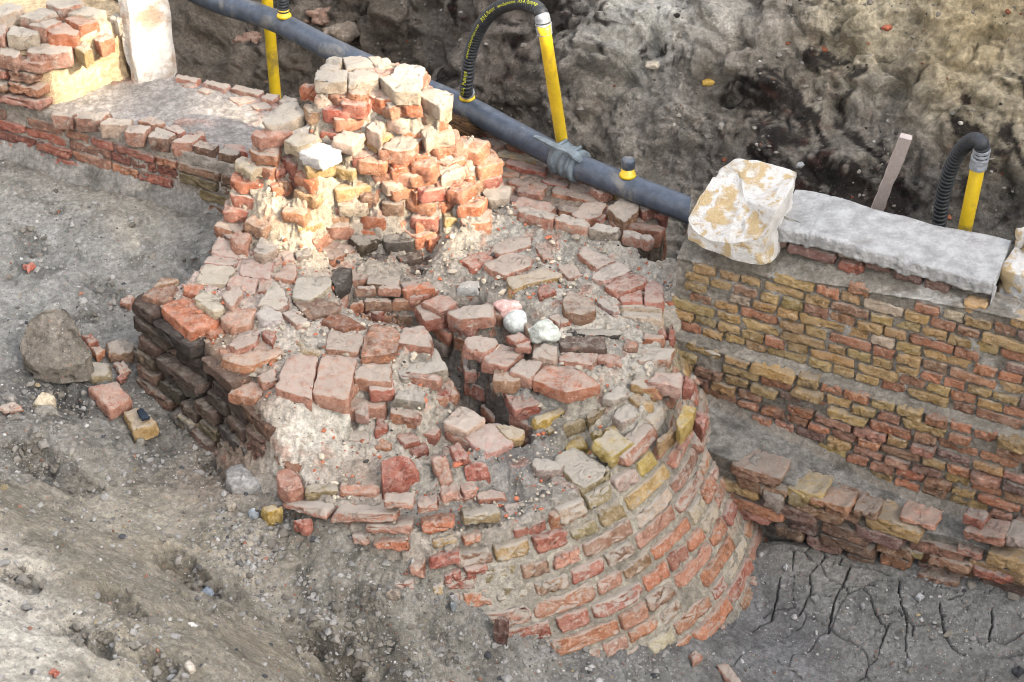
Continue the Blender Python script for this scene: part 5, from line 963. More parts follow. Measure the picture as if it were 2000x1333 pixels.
b = Buf(); bd = P(*cI((830, 1000)), .8) - P(*cI((480, 930)), .8); bd[2] = 0; bd /= np.linalg.norm(bd); bn = np.array([-bd[1], bd[0], 0]); org = P(*cI((700, 1000)), .8)
for r in range(-9, 10):
    a = -.95 + random.random() * .1
    while a < .95:
        L = random.choice((.085, .16, .17, .09)) * random.uniform(.85, 1.15); ce = org + bd * (a + L / 2) + bn * (r * .0505)
        if inpoly(bp_poly, np.array([ce[0]]), np.array([ce[1]]))[0] and random.random() > .06:
            j = lambda: np.array([random.gauss(0, .003), random.gauss(0, .003), random.gauss(0, .003)]); z0 = np.array([0, 0, .802 + random.gauss(0, .005) - .8])
            pl = [ce + bd * (sx * (L / 2 - .005)) + bn * (sy * .0215) + j() + z0 for sx, sy in ((-1, -1), (1, -1), (1, 1), (-1, 1))]
            brick(b, pl, DOWN, .06, bcol(random.choice('ssrrboyu'), .1), dust=random.uniform(.4, .75), n=28, chips=2)
        a += L
b.build('laid_brickwork', MBW, BW, rough=1.2)
b = Buf()
for p_, z, c, h in (([(1115, 1180), (1180, 1105), (1310, 1145), (1290, 1200), (1215, 1262)], .825, 'b', .07), ([(1270, 1125), (1320, 1095), (1410, 1130), (1410, 1172), (1320, 1202)], .82, 'r', .08), ([(1360, 1195), (1440, 1225), (1450, 1285), (1370, 1262)], .75, 's', .09), ([(1240, 1272), (1300, 1222), (1380, 1292), (1300, 1322)], .78, 'o', .08), ([(1300, 1320), (1400, 1290), (1455, 1320), (1380, 1350)], .70, 'o', .1), ([(1390, 1290), (1450, 1300), (1460, 1340), (1400, 1340)], .66, 's', .1), ([(900, 1200), (1000, 1130), (1120, 1150), (1080, 1230), (960, 1240)], .81, 'o', .05), ([(1020, 1060), (1120, 1050), (1160, 1080), (1080, 1100)], .825, 's', .06)):
    brick(b, cI.poly(p_, z), DOWN, h, bcol(c), dust=.65, n=36, chips=3)
for p_ in ([(605, 1192), (635, 1160), (830, 1212), (810, 1252)], [(812, 1242), (860, 1205), (1030, 1252), (1010, 1292)], [(1012, 1292), (1045, 1255), (1200, 1290), (1180, 1325)], [(1195, 1325), (1220, 1295), (1390, 1340), (1360, 1365)], [(380, 1060), (440, 1020), (580, 1060), (560, 1120), (450, 1130)]):
    brick(b, cI.poly(p_, .834), DOWN, .04, bcol(random.choice('gs'), .06), dust=.9, n=40, chips=4)
b.build('edge_brickwork', MB, BW, rough=1.2)

# ------------------------------------------------------------------ pipe, hoses and risers
def tube(buf, path, rad, n=20, caps=True, col=(.5, .5, .5), aux=(0, 0, 0)):
    path = np.asarray(path, float); m = len(path); rad = np.broadcast_to(np.asarray(rad, float), (m,))
    tg = np.gradient(path, axis=0); tg /= np.linalg.norm(tg, axis=1)[:, None]
    ref = np.array([0, 0, 1.]) if abs(tg[0][2]) < .9 else np.array([1., 0, 0]); a = np.cross(tg[0], ref); a /= np.linalg.norm(a); A = [a]
    for i in range(1, m):
        a = A[-1] - tg[i] * (A[-1] @ tg[i]); A.append(a / np.linalg.norm(a))
    A = np.array(A); B = np.cross(tg, A); th = np.arange(n) / n * 2 * np.pi
    V = path[:, None] + rad[:, None, None] * (np.cos(th)[None, :, None] * A[:, None] + np.sin(th)[None, :, None] * B[:, None]); V = V.reshape(-1, 3)
    j = np.arange(n); j2 = (j + 1) % n; Q = np.concatenate([np.stack([r * n + j, r * n + j2, (r + 1) * n + j2, (r + 1) * n + j], 1) for r in range(m - 1)]); Tt = np.zeros((0, 3), int)
    if caps:
        V = np.concatenate([V, path[:1], path[-1:]]); Tt = np.concatenate([np.stack([j2, j, np.full(n, m * n)], 1), np.stack([(m - 1) * n + j, (m - 1) * n + j2, np.full(n, m * n + 1)], 1)])
    buf.add(V, Q, Tt, col, aux); return A, B
def spline(pts, n):
    pts = np.asarray(pts, float); m = len(pts); e = np.concatenate([[2 * pts[0] - pts[1]], pts, [2 * pts[-1] - pts[-2]]]); out = []
    for t in np.linspace(0, m - 1, n):
        i = min(int(t), m - 2); f = t - i; a, b, c, d = e[i:i + 4]
        out.append(.5 * (2 * b + (c - a) * f + (2 * a - 5 * b + 4 * c - d) * f * f + (3 * b - a - 3 * c + d) * f ** 3))
    return np.array(out)
pz = lambda x: np.interp(x, [400, 900, 1100, 1340, 1600], [.90, .875, .87, .85, .83])
pc = [(300, -55), (420, 2), (530, 38), (640, 93), (760, 148), (905, 208), (1000, 258), (1085, 303), (1140, 330), (1220, 362), (1340, 409), (1460, 462)]
pcen = [P(x, y, float(pz(x))) for x, y in pc]
PIPE = thing('drain_pipe', 'long black plastic header pipe running diagonally behind the brick pier', 'pipe', pcen[5])
def pipe_at(px): 
    xs = [q[0] for q in pc]; i = np.clip(np.searchsorted(xs, px) - 1, 0, len(xs) - 2); f = (px - xs[i]) / (xs[i + 1] - xs[i]); return pcen[i] * (1 - f) + pcen[i + 1] * f
sm_path = spline(pcen, 90)
PR_ = .041
b = Buf(); tube(b, sm_path, PR_, 32); b.build('pipe_body', M_PIPE, PIPE, rough=0)
a0, a1 = pipe_at(1090), pipe_at(1135); ax0 = (a1 - a0) / np.linalg.norm(a1 - a0)
b = Buf(); t_ = np.linspace(-.014, 1, 24); rr2 = PR_ + .007 + .006 * (np.abs(np.sin(t_ * 9)) > .72) + .004 * (t_ < .15)
tube(b, a0 + (a1 - a0) * t_[:, None], rr2, 32); b.build('coupling_ring', M_GALV, PIPE, rough=0)
# clamp lever lying along the top of the coupling
b = Buf(); lp = spline([P(*cI(q), z) for q, z in (((705, 768), .935), ((760, 790), .942), ((830, 825), .945), ((900, 850), .94), ((940, 875), .935), ((970, 905), .915))], 30)
lw_ = np.interp(np.linspace(0, 1, 30), [0, .15, .5, .8, 1], [.006, .011, .014, .016, .008])
sd = np.cross(ax0, [0, 0, 1]); sd /= np.linalg.norm(sd)
for i in range(29):
    q = [lp[i] - sd * lw_[i], lp[i + 1] - sd * lw_[i + 1], lp[i + 1] + sd * lw_[i + 1], lp[i] + sd * lw_[i]]
    up = np.array([0, 0, .008]); VV = np.array(q + [v - up for v in q]); b.add(VV, [[0, 1, 2, 3], [7, 6, 5, 4], [0, 4, 5, 1], [2, 6, 7, 3]] + ([[3, 7, 4, 0]] if i == 0 else []) + ([[1, 5, 6, 2]] if i == 28 else []), [], (0, 0, 0), (0, 0, 0))
lv = b.build('clamp_lever', M_GALV, PIPE, rough=0, smooth=False)
b = Buf()
for px in (1098, 1126):
    c = pipe_at(px); tube(b, [c + sd * .05 + [0, 0, -.02], c + sd * .052 + [0, 0, .02], c + sd * .02 + [0, 0, .056], c - sd * .02 + [0, 0, .058]], .006, 8)
b.build('clamp_bracket', M_GALV, PIPE, rough=0)
def outlet(px, with_cap):
    c = pipe_at(px) + [0, 0, PR_ - .004]
    b = Buf(); tube(b, [c, c + [0, 0, .006], c + [0, 0, .012], c + [0, 0, .0125], c + [0, 0, .03]], [.027, .027, .023, .021, .020], 24); co = b.build('yellow_collar', M_YEL, PIPE, rough=0)
    if with_cap:
        b = Buf(); tube(b, [c + [0, 0, .028], c + [0, 0, .030], c + [0, 0, .052], c + [0, 0, .060], c + [0, 0, .062]], [.018, .021, .021, .020, .016], 24); b.build('end_cap', M_PIPE, co, rough=0)
    return c
outlet(1225, True)
cH1 = outlet(913, False); cH0 = outlet(557, False)
def riser(name_label, p0, p1, r):
    p0 = np.array(p0); p1 = np.array(p1); t = thing('riser_pipe', name_label, 'pipe', p0)
    b = Buf(); tube(b, [p0 + (p1 - p0) * f for f in np.linspace(0, 1, 12)], r, 24); b.build('pipe_body', M_YEL, t, rough=0); return t
def hose(label, ctrl, r, nr, tape0, tape1):
    t = thing('ribbed_hose', label, 'hose', ctrl[0]); path = spline(ctrl, 1200)
    L = np.concatenate([[0], np.cumsum(np.linalg.norm(np.diff(path, axis=0), axis=1))]); rad = r * (1 + .085 * np.sign(np.sin(L / L[-1] * nr * 2 * np.pi)) * np.abs(np.sin(L / L[-1] * nr * 2 * np.pi)) ** .5)
    b = Buf(); A, B = tube(b, path, rad, 24); b.build('hose_body', M_HOSE, t, rough=0)
    for k, (lo, hi) in enumerate((tape0, tape1)):
        if hi > lo:
            sel = (L >= lo * L[-1]) & (L <= hi * L[-1]); b = Buf(); nn_ = sel.sum(); tube(b, path[sel][::4], r * 1.14 + .0012 * rng.normal(size=len(path[sel][::4])), 20); b.build('tape_wrap', M_TAPE, t, rough=.25)
    return t, path, L, A, B
rt0 = P(1062, 54, 1.42); rb = P(1098, 280, .9); dr = (rb - rt0); rbot = rt0 + dr * 1.55
# the riser leans back towards the bank
rbank = rbot
R2 = riser('yellow riser pipe under the arched black hose, behind the clamp on the black pipe', rt0 + [0, 0, .005], rbot, .0195)
hz = lambda q, z: P(*q, z)
hc = [cH1 + [0, 0, .02], P(911, 170, .98), P(918, 110, 1.10), P(935, 60, 1.215), P(965, 22, 1.32), P(1005, 6, 1.405), P(1040, 12, 1.445), P(1057, 28, 1.45), rt0 + dr * .06]
HS, hpath, hL, hA, hB = hose('arched black ribbed hose with yellow print, ending on the slanting yellow riser', hc, .0205, 62, (.0, .035), (.93, .999))
def hose_text(body, lo, hi, ang, size):
    cu = bpy.data.curves.new('lettering', 'FONT'); cu.body = body; cu.size = 1; cu.resolution_u = 2
    o = bpy.data.objects.new('lettering', cu); scn.collection.objects.link(o); dg = bpy.context.evaluated_depsgraph_get(); me = bpy.data.meshes.new_from_object(o.evaluated_get(dg)); bpy.data.objects.remove(o)
    n = len(me.vertices); v = np.empty(n * 3, np.float32); me.vertices.foreach_get('co', v); v = v.reshape(-1, 3)
    x = v[:, 0] - v[:, 0].min(); x = x / x.max(); y = v[:, 1]
    s = (lo + (hi - lo) * x) * hL[-1]; i = np.clip(np.searchsorted(hL, s), 1, len(hL) - 1); f = ((s - hL[i - 1]) / (hL[i] - hL[i - 1] + 1e-12))[:, None]
    c = hpath[i - 1] * (1 - f) + hpath[i] * f
    # print faces the viewer-side of the hose, on its outer flank
    tg = hpath[i] - hpath[i - 1]; tg /= np.linalg.norm(tg, axis=1)[:, None]; vw = np.array([ang, -.80, .45]) + np.zeros_like(c); vw -= tg * (vw * tg).sum(1)[:, None]; vw /= np.linalg.norm(vw, axis=1)[:, None]; sd_ = np.cross(vw, tg)
    r = .0205 * 1.10; th = (y - .35) * size / r
    V = c + r * (np.cos(th)[:, None] * vw + np.sin(th)[:, None] * sd_)
    ln = np.array([p.vertices[:] for p in me.polygons if len(p.vertices) == 3]); qd = [p.vertices[:] for p in me.polygons if len(p.vertices) == 4]
    bpy.data.meshes.remove(me)
    return mesh_obj('lettering', V, np.array(qd, int).reshape(-1, 4), ln.reshape(-1, 3), M_TXT, HS, smooth=False)
hose_text('BBA Pumps', .05, .16, -.35, .020); hose_text('www.bbapumps.com', .22, .42, -.35, .015); hose_text('BBA Pumps', .45, .58, -.3, .020); hose_text('www.bbapumps.com', .61, .76, -.1, .015); hose_text('BBA Pumps', .78, .91, .1, .020)
riser('upright yellow riser pipe behind the threshold floor and the black pipe', np.array([-.918, 6.10, .06]), np.array([-.918, 6.10, 1.35]), .0215)
hose('short black hose rising from the pipe, cut off by the top edge of the photo', [cH0 + [0, 0, .02], cH0 + [0, 0, .09], cH0 + [-.002, .0, .2], cH0 + [-.004, .01, .36]], .0205, 30, (0, 0), (0, 0))
rR = P(1916, 298, 1.30); rRb = P(1880, 470, .98)
riser('yellow riser pipe under the right-hand black hose, behind the coping', rR, rR + (rRb - rR) * 1.5, .0200)
hose('black ribbed hose hooked over the yellow riser behind the coping', [P(1830, 520, .80), P(1836, 420, .98), P(1850, 350, 1.12), P(1872, 300, 1.23), P(1895, 277, 1.30), P(1912, 276, 1.335), rR + (rRb - rR) * -.04, rR + (rRb - rR) * .17], .0205, 46, (0, 0), (.905, .999))

# ------------------------------------------------------------------ wooden board
def mat_wood():
    m, n, b = newmat('weathered_board'); co = N_(n, 'ShaderNodeTexCoord').outputs['Object']; mp_ = N_(n, 'ShaderNodeMapping'); n.links.new(co, mp_.inputs[0]); mp_.inputs['Scale'].default_value = (60, 60, 4)
    f = noi(n, mp_.outputs[0], 1.6, 6, .7, .5); x = mixc(n, f, alb(160, 142, 134), alb(228, 214, 206)); n.links.new(x, b.inputs['Base Color']); b.inputs['Roughness'].default_value = .9; bump(n, b, f, .002, .7); return m
M_PLANK = mat_wood()
def board():
    t0, t1 = P(*cG((1325, 80)), 1.30), P(*cG((1392, 97)), 1.295); b1, b0 = P(*cG((1240, 475)), .98), P(*cG((1170, 470)), .985)
    ex = (b0 - t0) * .35; b0, b1 = b0 + ex, b1 + ex; nrm = np.cross(t1 - t0, b0 - t0); nrm /= np.linalg.norm(nrm); nrm *= -1 if nrm[1] < 0 else 1
    M = 24; V = []
    for i in range(M + 1):
        f = i / M; l = t0 * (1 - f) + b0 * f; r = t1 * (1 - f) + b1 * f; wv = (r - l) / np.linalg.norm(r - l)
        ch_ = -.003 * math.exp(-((f - .5) / .05) ** 2) - .004 * math.exp(-((f - .44) / .03) ** 2)
        l2 = l + wv * random.gauss(0, .0008); r2 = r + wv * (ch_ + random.gauss(0, .0008))
        V += [l2, r2, r2 + nrm * .018, l2 + nrm * .018]
    Q = [[0, 1, 2, 3], [4 * M + 3, 4 * M + 2, 4 * M + 1, 4 * M]]
    for i in range(M):
        for k in range(4): Q.append([4 * i + k, 4 * (i + 1) + k, 4 * (i + 1) + (k + 1) % 4, 4 * i + (k + 1) % 4])
    o = mesh_obj('wooden_board', np.array(V), Q, [], M_PLANK, None, smooth=False, base=b0)
    tag(o, 'weathered grey wooden board leaning behind the cement coping', 'board')
board()
# ------------------------------------------------------------------ bristle bundle under the pipe
b = Buf(); c0, c1 = P(*cI((215, 690)), .86), P(*cI((388, 778)), .80); dd = (c1 - c0); L_ = np.linalg.norm(dd); dd /= L_
e1_ = np.cross(dd, [0, 0, 1]); e1_ /= np.linalg.norm(e1_); e2_ = np.cross(e1_, dd)
for i in range(520):
    a = random.random() * 2 * math.pi; r = .028 * math.sqrt(random.random()); ll = random.uniform(.03, .10); s0 = random.uniform(-.05, L_ - ll * .6); sp = random.uniform(.9, 1.15)
    p0 = c0 + dd * s0 + (e1_ * math.cos(a) + e2_ * math.sin(a)) * r; p1 = p0 + dd * ll + (e1_ * random.gauss(0, .006) + e2_ * random.gauss(0, .006)) + (e1_ * math.cos(a) + e2_ * math.sin(a)) * .005
    tube(b, [p0, (p0 + p1) / 2 + [0, 0, .002], p1], [.0012, .001, .0004], 4, False, np.clip(alb(*random.choice(((86, 64, 46), (60, 46, 36), (130, 100, 66)))), .01, 1), (0, 0, 0))
def attr_mat(name, rough=.9):
    m, n, bb = newmat(name); n.links.new(attr(n, 'Col').outputs['Color'], bb.inputs['Base Color']); bb.inputs['Roughness'].default_value = rough; return m
M_ATTR = attr_mat('bristle')
tag(b.build('bristle_bundle', M_ATTR, rough=0, base=c0), 'dark brown bundle of bristles tucked under the black pipe beside the pier', 'bundle')

# ------------------------------------------------------------------ loose bricks and stones
def loose(name, label, cat, poly, h, c, dust=.5, z=None, lift=.0, group=None, tilt=0, rough=1.2, mat=MB, fn=ground_z, chips=3):
    ctr = np.mean(poly, axis=0); q = on(fn, *ctr); zt = q[2] + h * .75 + lift
    pts_ = [P(x, y, zt + tilt * (i in (0, 1))) for i, (x, y) in enumerate(poly)]; b = Buf()
    brick(b, pts_, DOWN, h, bcol(c, .04) if isinstance(c, str) else alb(*c), dust=dust, n=40, chips=chips, rnd=.009)
    return tag(b.build(name, mat, rough=rough, base=(q[0], q[1], zt - h)), label, cat, group)
J = lambda *p: [cJ(q) for q in p]
loose('loose_brick', 'flat salmon brick lying on the soil left of the charred corner, below the grey lump', 'brick', J((450, 945), (610, 915), (690, 1010), (575, 1075)), .05, 's', .4)
loose('loose_brick', 'pale yellow brick with a black slate chip on top, lying in the soil', 'brick', J((640, 1075), (720, 1045), (825, 1135), (690, 1175)), .05, 'y', .5)
loose('slate_chip', 'small blue-black slate chip lying on the pale yellow brick', 'slate', J((708, 1060), (735, 1050), (780, 1095), (735, 1105)), .02, (42, 50, 60), 0, lift=.05, rough=.5, mat=M_STONE)
loose('loose_brick', 'greenish yellow half buried brick touching the grey concrete lump', 'brick', J((415, 860), (470, 810), (570, 820), (580, 880), (480, 890)), .04, 'l', .8)
loose('loose_brick', 'brown half buried brick lying against the foot of the charred corner', 'brick', J((545, 710), (640, 695), (700, 720), (690, 770), (560, 775)), .04, 'b', .7)
loose('brick_fragment', 'small dark red brick fragment behind the grey concrete lump', 'brick fragment', J((420, 675), (470, 665), (515, 700), (460, 725)), .03, 'r', .5)
loose('brick_fragment', 'orange-brown brick fragment between concrete lump and the brown brick', 'brick fragment', J((470, 740), (510, 725), (550, 755), (500, 785)), .03, 'o', .5)
loose('brick_fragment', 'bright red triangular brick shard alone on the flat grey soil', 'brick fragment', J((115, 305), (175, 292), (180, 310), (140, 345)), .018, 'R', .1)
loose('brick_fragment', 'flat pinkish brick piece at the very left edge of the photo', 'brick fragment', J((-20, 1045), (70, 1018), (125, 1050), (20, 1075)), .02, 's', .7)
loose('field_stone', 'cream angular stone on the soil below the concrete lump', 'stone', J((165, 1020), (225, 960), (285, 990), (275, 1020), (200, 1050)), .05, (190, 175, 150), 0, mat=M_STONE)
loose('field_stone', 'grey rounded stone beside the cream angular stone at left', 'stone', J((160, 1070), (200, 1035), (290, 1040), (310, 1075), (250, 1100)), .05, (140, 134, 124), 0, mat=M_STONE)
loose('field_stone', 'grey stone half buried at the left edge, beside the dark soil patch', 'stone', J((0, 990), (40, 960), (85, 990), (60, 1020)), .04, (140, 134, 126), 0, mat=M_STONE)
loose('brick_fragment', 'small salmon brick piece right of the greenish yellow brick', 'brick fragment', J((585, 820), (640, 805), (680, 850), (620, 870)), .025, 's', .7)
loose('brick_fragment', 'small dark orange fragment below the brown brick by the charred corner', 'brick fragment', J((605, 890), (640, 870), (660, 890), (630, 915)), .025, 'r', .4)
loose('brick_fragment', 'thin yellow brick sliver lying by the charred wall face', 'brick fragment', J((755, 905), (775, 895), (865, 965), (850, 990)), .025, 'Y', .4)
loose('loose_brick', 'brown broken brick against the foot of the charred wall face', 'brick', J((860, 905), (900, 900), (960, 960), (950, 1000), (880, 960)), .05, 'b', .6)
loose('loose_brick', 'yellow-edged grey brick projecting from the soil at the foot of the wing', 'brick', J((905, 1090), (960, 1065), (1080, 1120), (1100, 1150), (980, 1140)), .05, 'l', .6)
loose('loose_brick', 'dusty brown brick above the yellow-edged one at the foot of the wing', 'brick', J((940, 1030), (990, 1000), (1080, 1050), (1110, 1090), (1020, 1080)), .06, 'b', .8)
loose('brick_fragment', 'pale red brick lump half sunk in soil behind the charred corner', 'brick fragment', J((620, 495), (660, 460), (705, 470), (670, 520)), .03, 's', .6)
K2 = Crop(0, 850, 2.76); K = lambda *p: [K2(q) for q in p]
loose('field_stone', 'pale grey rounded stone in the hollow at the foot of the wing', 'stone', K((1215, 175), (1300, 135), (1380, 150), (1440, 230), (1400, 260), (1270, 290), (1210, 240)), .08, (146, 143, 138), 0, mat=M_STONE, rough=1.8, chips=4)
loose('loose_brick', 'ochre yellow brick end standing out of the soil below the grey stone', 'brick', K((1400, 395), (1480, 365), (1525, 385), (1445, 425)), .06, 'Y', .4)
loose('brick_fragment', 'bright orange-red brick fragment right of the ochre brick end', 'brick fragment', K((1575, 460), (1620, 442), (1680, 445), (1685, 475), (1640, 490)), .04, 'R', .4)
loose('field_stone', 'small round grey pebble left of the ochre brick end', 'stone', K((1335, 400), (1370, 390), (1395, 410), (1380, 430), (1345, 430)), .03, (150, 156, 160), 0, mat=M_STONE)
loose('field_stone', 'round beige pebble up-left of the ochre brick end', 'stone', K((1212, 360), (1240, 340), (1270, 360), (1260, 385), (1225, 385)), .03, (160, 150, 136), 0, mat=M_STONE)
loose('field_stone', 'blue-grey pebble in the dark hollow of the soil bank', 'stone', K((1080, 840), (1120, 810), (1150, 835), (1130, 860), (1090, 862)), .03, (120, 128, 136), 0, mat=M_STONE)
loose('field_stone', 'brown flat pebble beside the blue-grey one in the hollow', 'stone', K((1040, 850), (1065, 820), (1085, 840), (1060, 875)), .02, (128, 112, 100), 0, mat=M_STONE)
loose('paint_flake', 'white flake of paint lying on the sandy slope in the foreground', 'paint flake', K((990, 1015), (1040, 1005), (1095, 1045), (1112, 1078), (1070, 1065), (1030, 1040)), .004, (240, 240, 240), 0, mat=M_PLASTER, rough=.5)
loose('brick_fragment', 'orange brick crumb on the blurred foreground soil, bottom left', 'brick fragment', K((262, 1275), (290, 1252), (318, 1270), (290, 1292)), .02, 'R', .2)
loose('field_stone', 'pale stone on the blurred foreground bank', 'stone', K((985, 1235), (1020, 1215), (1055, 1240), (1020, 1258)), .025, (205, 195, 180), 0, mat=M_STONE)
D_ = lambda *p: [cD(q) for q in p]
loose('loose_brick', 'dark red brick end sticking out of the rubble below the tower face', 'brick', D_((1165, 1035), (1200, 1018), (1240, 1030), (1235, 1055)), .09, (110, 58, 48), .3, fn=lambda x, y: np.maximum(ground_z(x, y), .2))
for p_, l_, c_ in ((D_((955, 925), (985, 912), (1008, 935), (985, 955)), 'grey egg-shaped pebble lying on the rubble below the tower face', (158, 154, 148)), (D_((960, 955), (985, 945), (995, 965), (970, 972)), 'smaller grey pebble touching the egg-shaped one', (150, 156, 158)), (D_((655, 905), (680, 888), (730, 892), (725, 915)), 'brown-grey pebble among the gravel, left of the egg-shaped pebble', (150, 138, 124))):
    loose('field_stone', l_, 'stone', p_, .03, c_, 0, mat=M_STONE, rough=.7, fn=lambda x, y: np.maximum(ground_z(x, y), .2), chips=1)
L5 = lambda *p: [cH(q) for q in p]
loose('loose_brick', 'salmon brick lying in the mud at the bottom edge, right of the tower foot', 'brick', L5((235, 1255), (280, 1240), (350, 1330), (330, 1370)), .035, 's', .7)
loose('brick_fragment', 'small pale brick fragment on the mud at the tower foot', 'brick fragment', L5((132, 1215), (160, 1200), (190, 1225), (150, 1250)), .03, 's', .6)
for p_, l_, c_ in ((L5((1035, 985), (1055, 970), (1075, 985), (1055, 1000)), 'pale pebble on the cracked mud close to the right wall', (176, 176, 174)), (L5((620, 990), (640, 978), (655, 992), (638, 1005)), 'dull grey pebble between the mud cracks', (140, 138, 134)), (L5((818, 1022), (828, 1012), (838, 1022), (828, 1032)), 'small grey pebble in the middle of the cracked mud', (150, 150, 148)), (L5((512, 865), (522, 858), (530, 866), (522, 874)), 'small white pebble by the curved face, on the mud', (200, 200, 198)), (L5((1420, 1280), (1450, 1262), (1475, 1280), (1450, 1300)), 'dark stone in the mud at the bottom right corner', (70, 70, 72)), (L5((1000, 1245), (1015, 1240), (1022, 1252), (1005, 1258)), 'grey pebble on the mud near the bottom edge', (150, 150, 150))):
    loose('field_stone', l_, 'stone', p_, .02, c_, 0, mat=M_STONE, rough=.5, chips=1)
# concrete lump
J2 = lambda q, z: P(*cJ(q), z)
lump = [J2((110, 700), .60), J2((150, 600), .66), J2((230, 545), .69), J2((340, 540), .69), (J2((385, 600), .68)), J2((420, 690), .64), J2((480, 770), .60), J2((440, 830), .58), J2((300, 850), .575), J2((170, 840), .565), J2((105, 770), .57)]
block('concrete_lump', 'grey lump of pebbly concrete lying on the soil at left', 'concrete lump', lump, .1, M_CONC, .012, n=120, low=.515, hump=.025)
lo = bpy.data.objects['concrete_lump']; cv_ = np.tile(np.append(alb(132, 124, 113), 1), (len(lo.data.vertices), 1)); lo.data.attributes.new('Col', 'FLOAT_COLOR', 'POINT').data.foreach_set('color', cv_.astype(np.float32).ravel())
# stones on the tower top
def ball(name, label, px, py, rpx, hr, c, fn=core_z, sx=1.0, seed=1, rough=.12, mat=None):
    q = on(fn, px, py + rpx * .35); k = FPX / ((q - CAM) @ FV); r = rpx / k
    th = np.linspace(0, np.pi, 22); ph = np.linspace(0, 2 * np.pi, 37)[:-1]; TH, PH_ = np.meshgrid(th, ph, indexing='ij'); V = np.stack([np.sin(TH) * np.cos(PH_) * sx, np.sin(TH) * np.sin(PH_), np.cos(TH) * hr], -1).reshape(-1, 3)
    V = V * (1 + rough * fbm(V * 1.1 + seed * 9, 3, seed))[:, None] * r + q + [0, 0, r * hr * .55]
    n = 36; j = np.arange(n); j2 = (j + 1) % n; Q = np.concatenate([np.stack([a * n + j, (a + 1) * n + j, (a + 1) * n + j2, a * n + j2], 1) for a in range(21)])
    return tag(mesh_obj(name, V, Q, [], mat or M_STONE, None, np.tile(alb(*c), (len(V), 1)), np.zeros((len(V), 3)), base=q), label, 'stone')
ball('field_stone', 'round pale greenish-white cobble on top of the tower', 1011, 630, 28, .85, (222, 224, 216), seed=3, rough=.06)
ball('field_stone', 'pinkish angular stone behind the round white cobble', 992, 603, 24, .75, (220, 180, 170), seed=5, rough=.35, sx=1.05)
ball('field_stone', 'pale grey-green wedge-shaped stone right of the round white cobble', 1064, 650, 27, .75, (206, 208, 196), seed=8, rough=.4, sx=1.15)
t_ = Buf(); brick(t_, cC.poly([(540, 627), (620, 600), (690, 642), (600, 664)], .775), DOWN, .025, bcol('r'), dust=.5, n=34); tag(t_.build('brick_fragment', MB, base=P(1010, 655, .75)), 'flat red tile fragment just below the round white cobble', 'brick fragment')
t_ = Buf(); brick(t_, cC.poly([(590, 664), (680, 642), (690, 692), (600, 686)], .765), DOWN, .025, bcol('s'), dust=.5, n=34); tag(t_.build('brick_fragment', MB, base=P(1020, 675, .745)), 'salmon brick bit below the flat red tile fragment', 'brick fragment')
# wood chip on the first ledge and stones stuck in the bank
z_ = .655; t_ = Buf(); brick(t_, [P(1375, 683, z_), P(1392, 684, z_ + .002), P(1408, 694, z_), P(1390, 691, z_)], DOWN, .004, alb(205, 190, 168), n=20, chips=0); tag(t_.build('wood_chip', MB, rough=.2, base=P(1390, 688, z_ - .004)), 'pale wood chip lying on the upper wall ledge beside the tower', 'wood chip')
for px, py, rp, c, l_ in ((1382, 162, 9, (206, 170, 90), 'ochre stone stuck in the grey earth bank'), (1272, 128, 10, (200, 188, 168), 'cream stone stuck in the bank below the pale clay'), (1531, 206, 7, (170, 100, 76), 'small reddish stone in the bank above the dark seam'), (1560, 322, 8, (160, 160, 160), 'small grey stone in the bank just above the coping'), (1732, 55, 7, (186, 110, 84), 'small orange brick bit high in the bank')):
    q = bank_on(px, py); o = ball('field_stone', l_, px, py, rp, .8, c, fn=lambda x, y, z=q[2]: np.full(np.shape(x), z), seed=int(px) % 13, rough=.3, sx=1.4)
# rubble stones of the old floor, left back
for i, (px, py, rp, c, l_) in enumerate(((672, 62, 26, (150, 134, 116), 'brown boulder of old masonry at the rim of the left trench'), (636, 30, 24, (166, 126, 104), 'reddish masonry chunk at the top of the left trench'), (590, 108, 17, (126, 110, 96), 'dull brown stone low in the left trench'), (480, 75, 20, (140, 100, 80), 'brick lump in the trench left of the yellow riser'), (690, 78, 12, (150, 140, 126), 'small grey-brown stone beside the brown boulder'), (590, 38, 15, (140, 112, 92), 'brown chunk in the trench right of the yellow riser'))):
    ball('rubble_stone', l_, px, py, rp, .6, c, fn=lambda x, y: Bg.read(*tosu(np.stack([x, y, 0 * x], -1))), seed=i + 20, rough=.45, sx=1.5, mat=MBW)

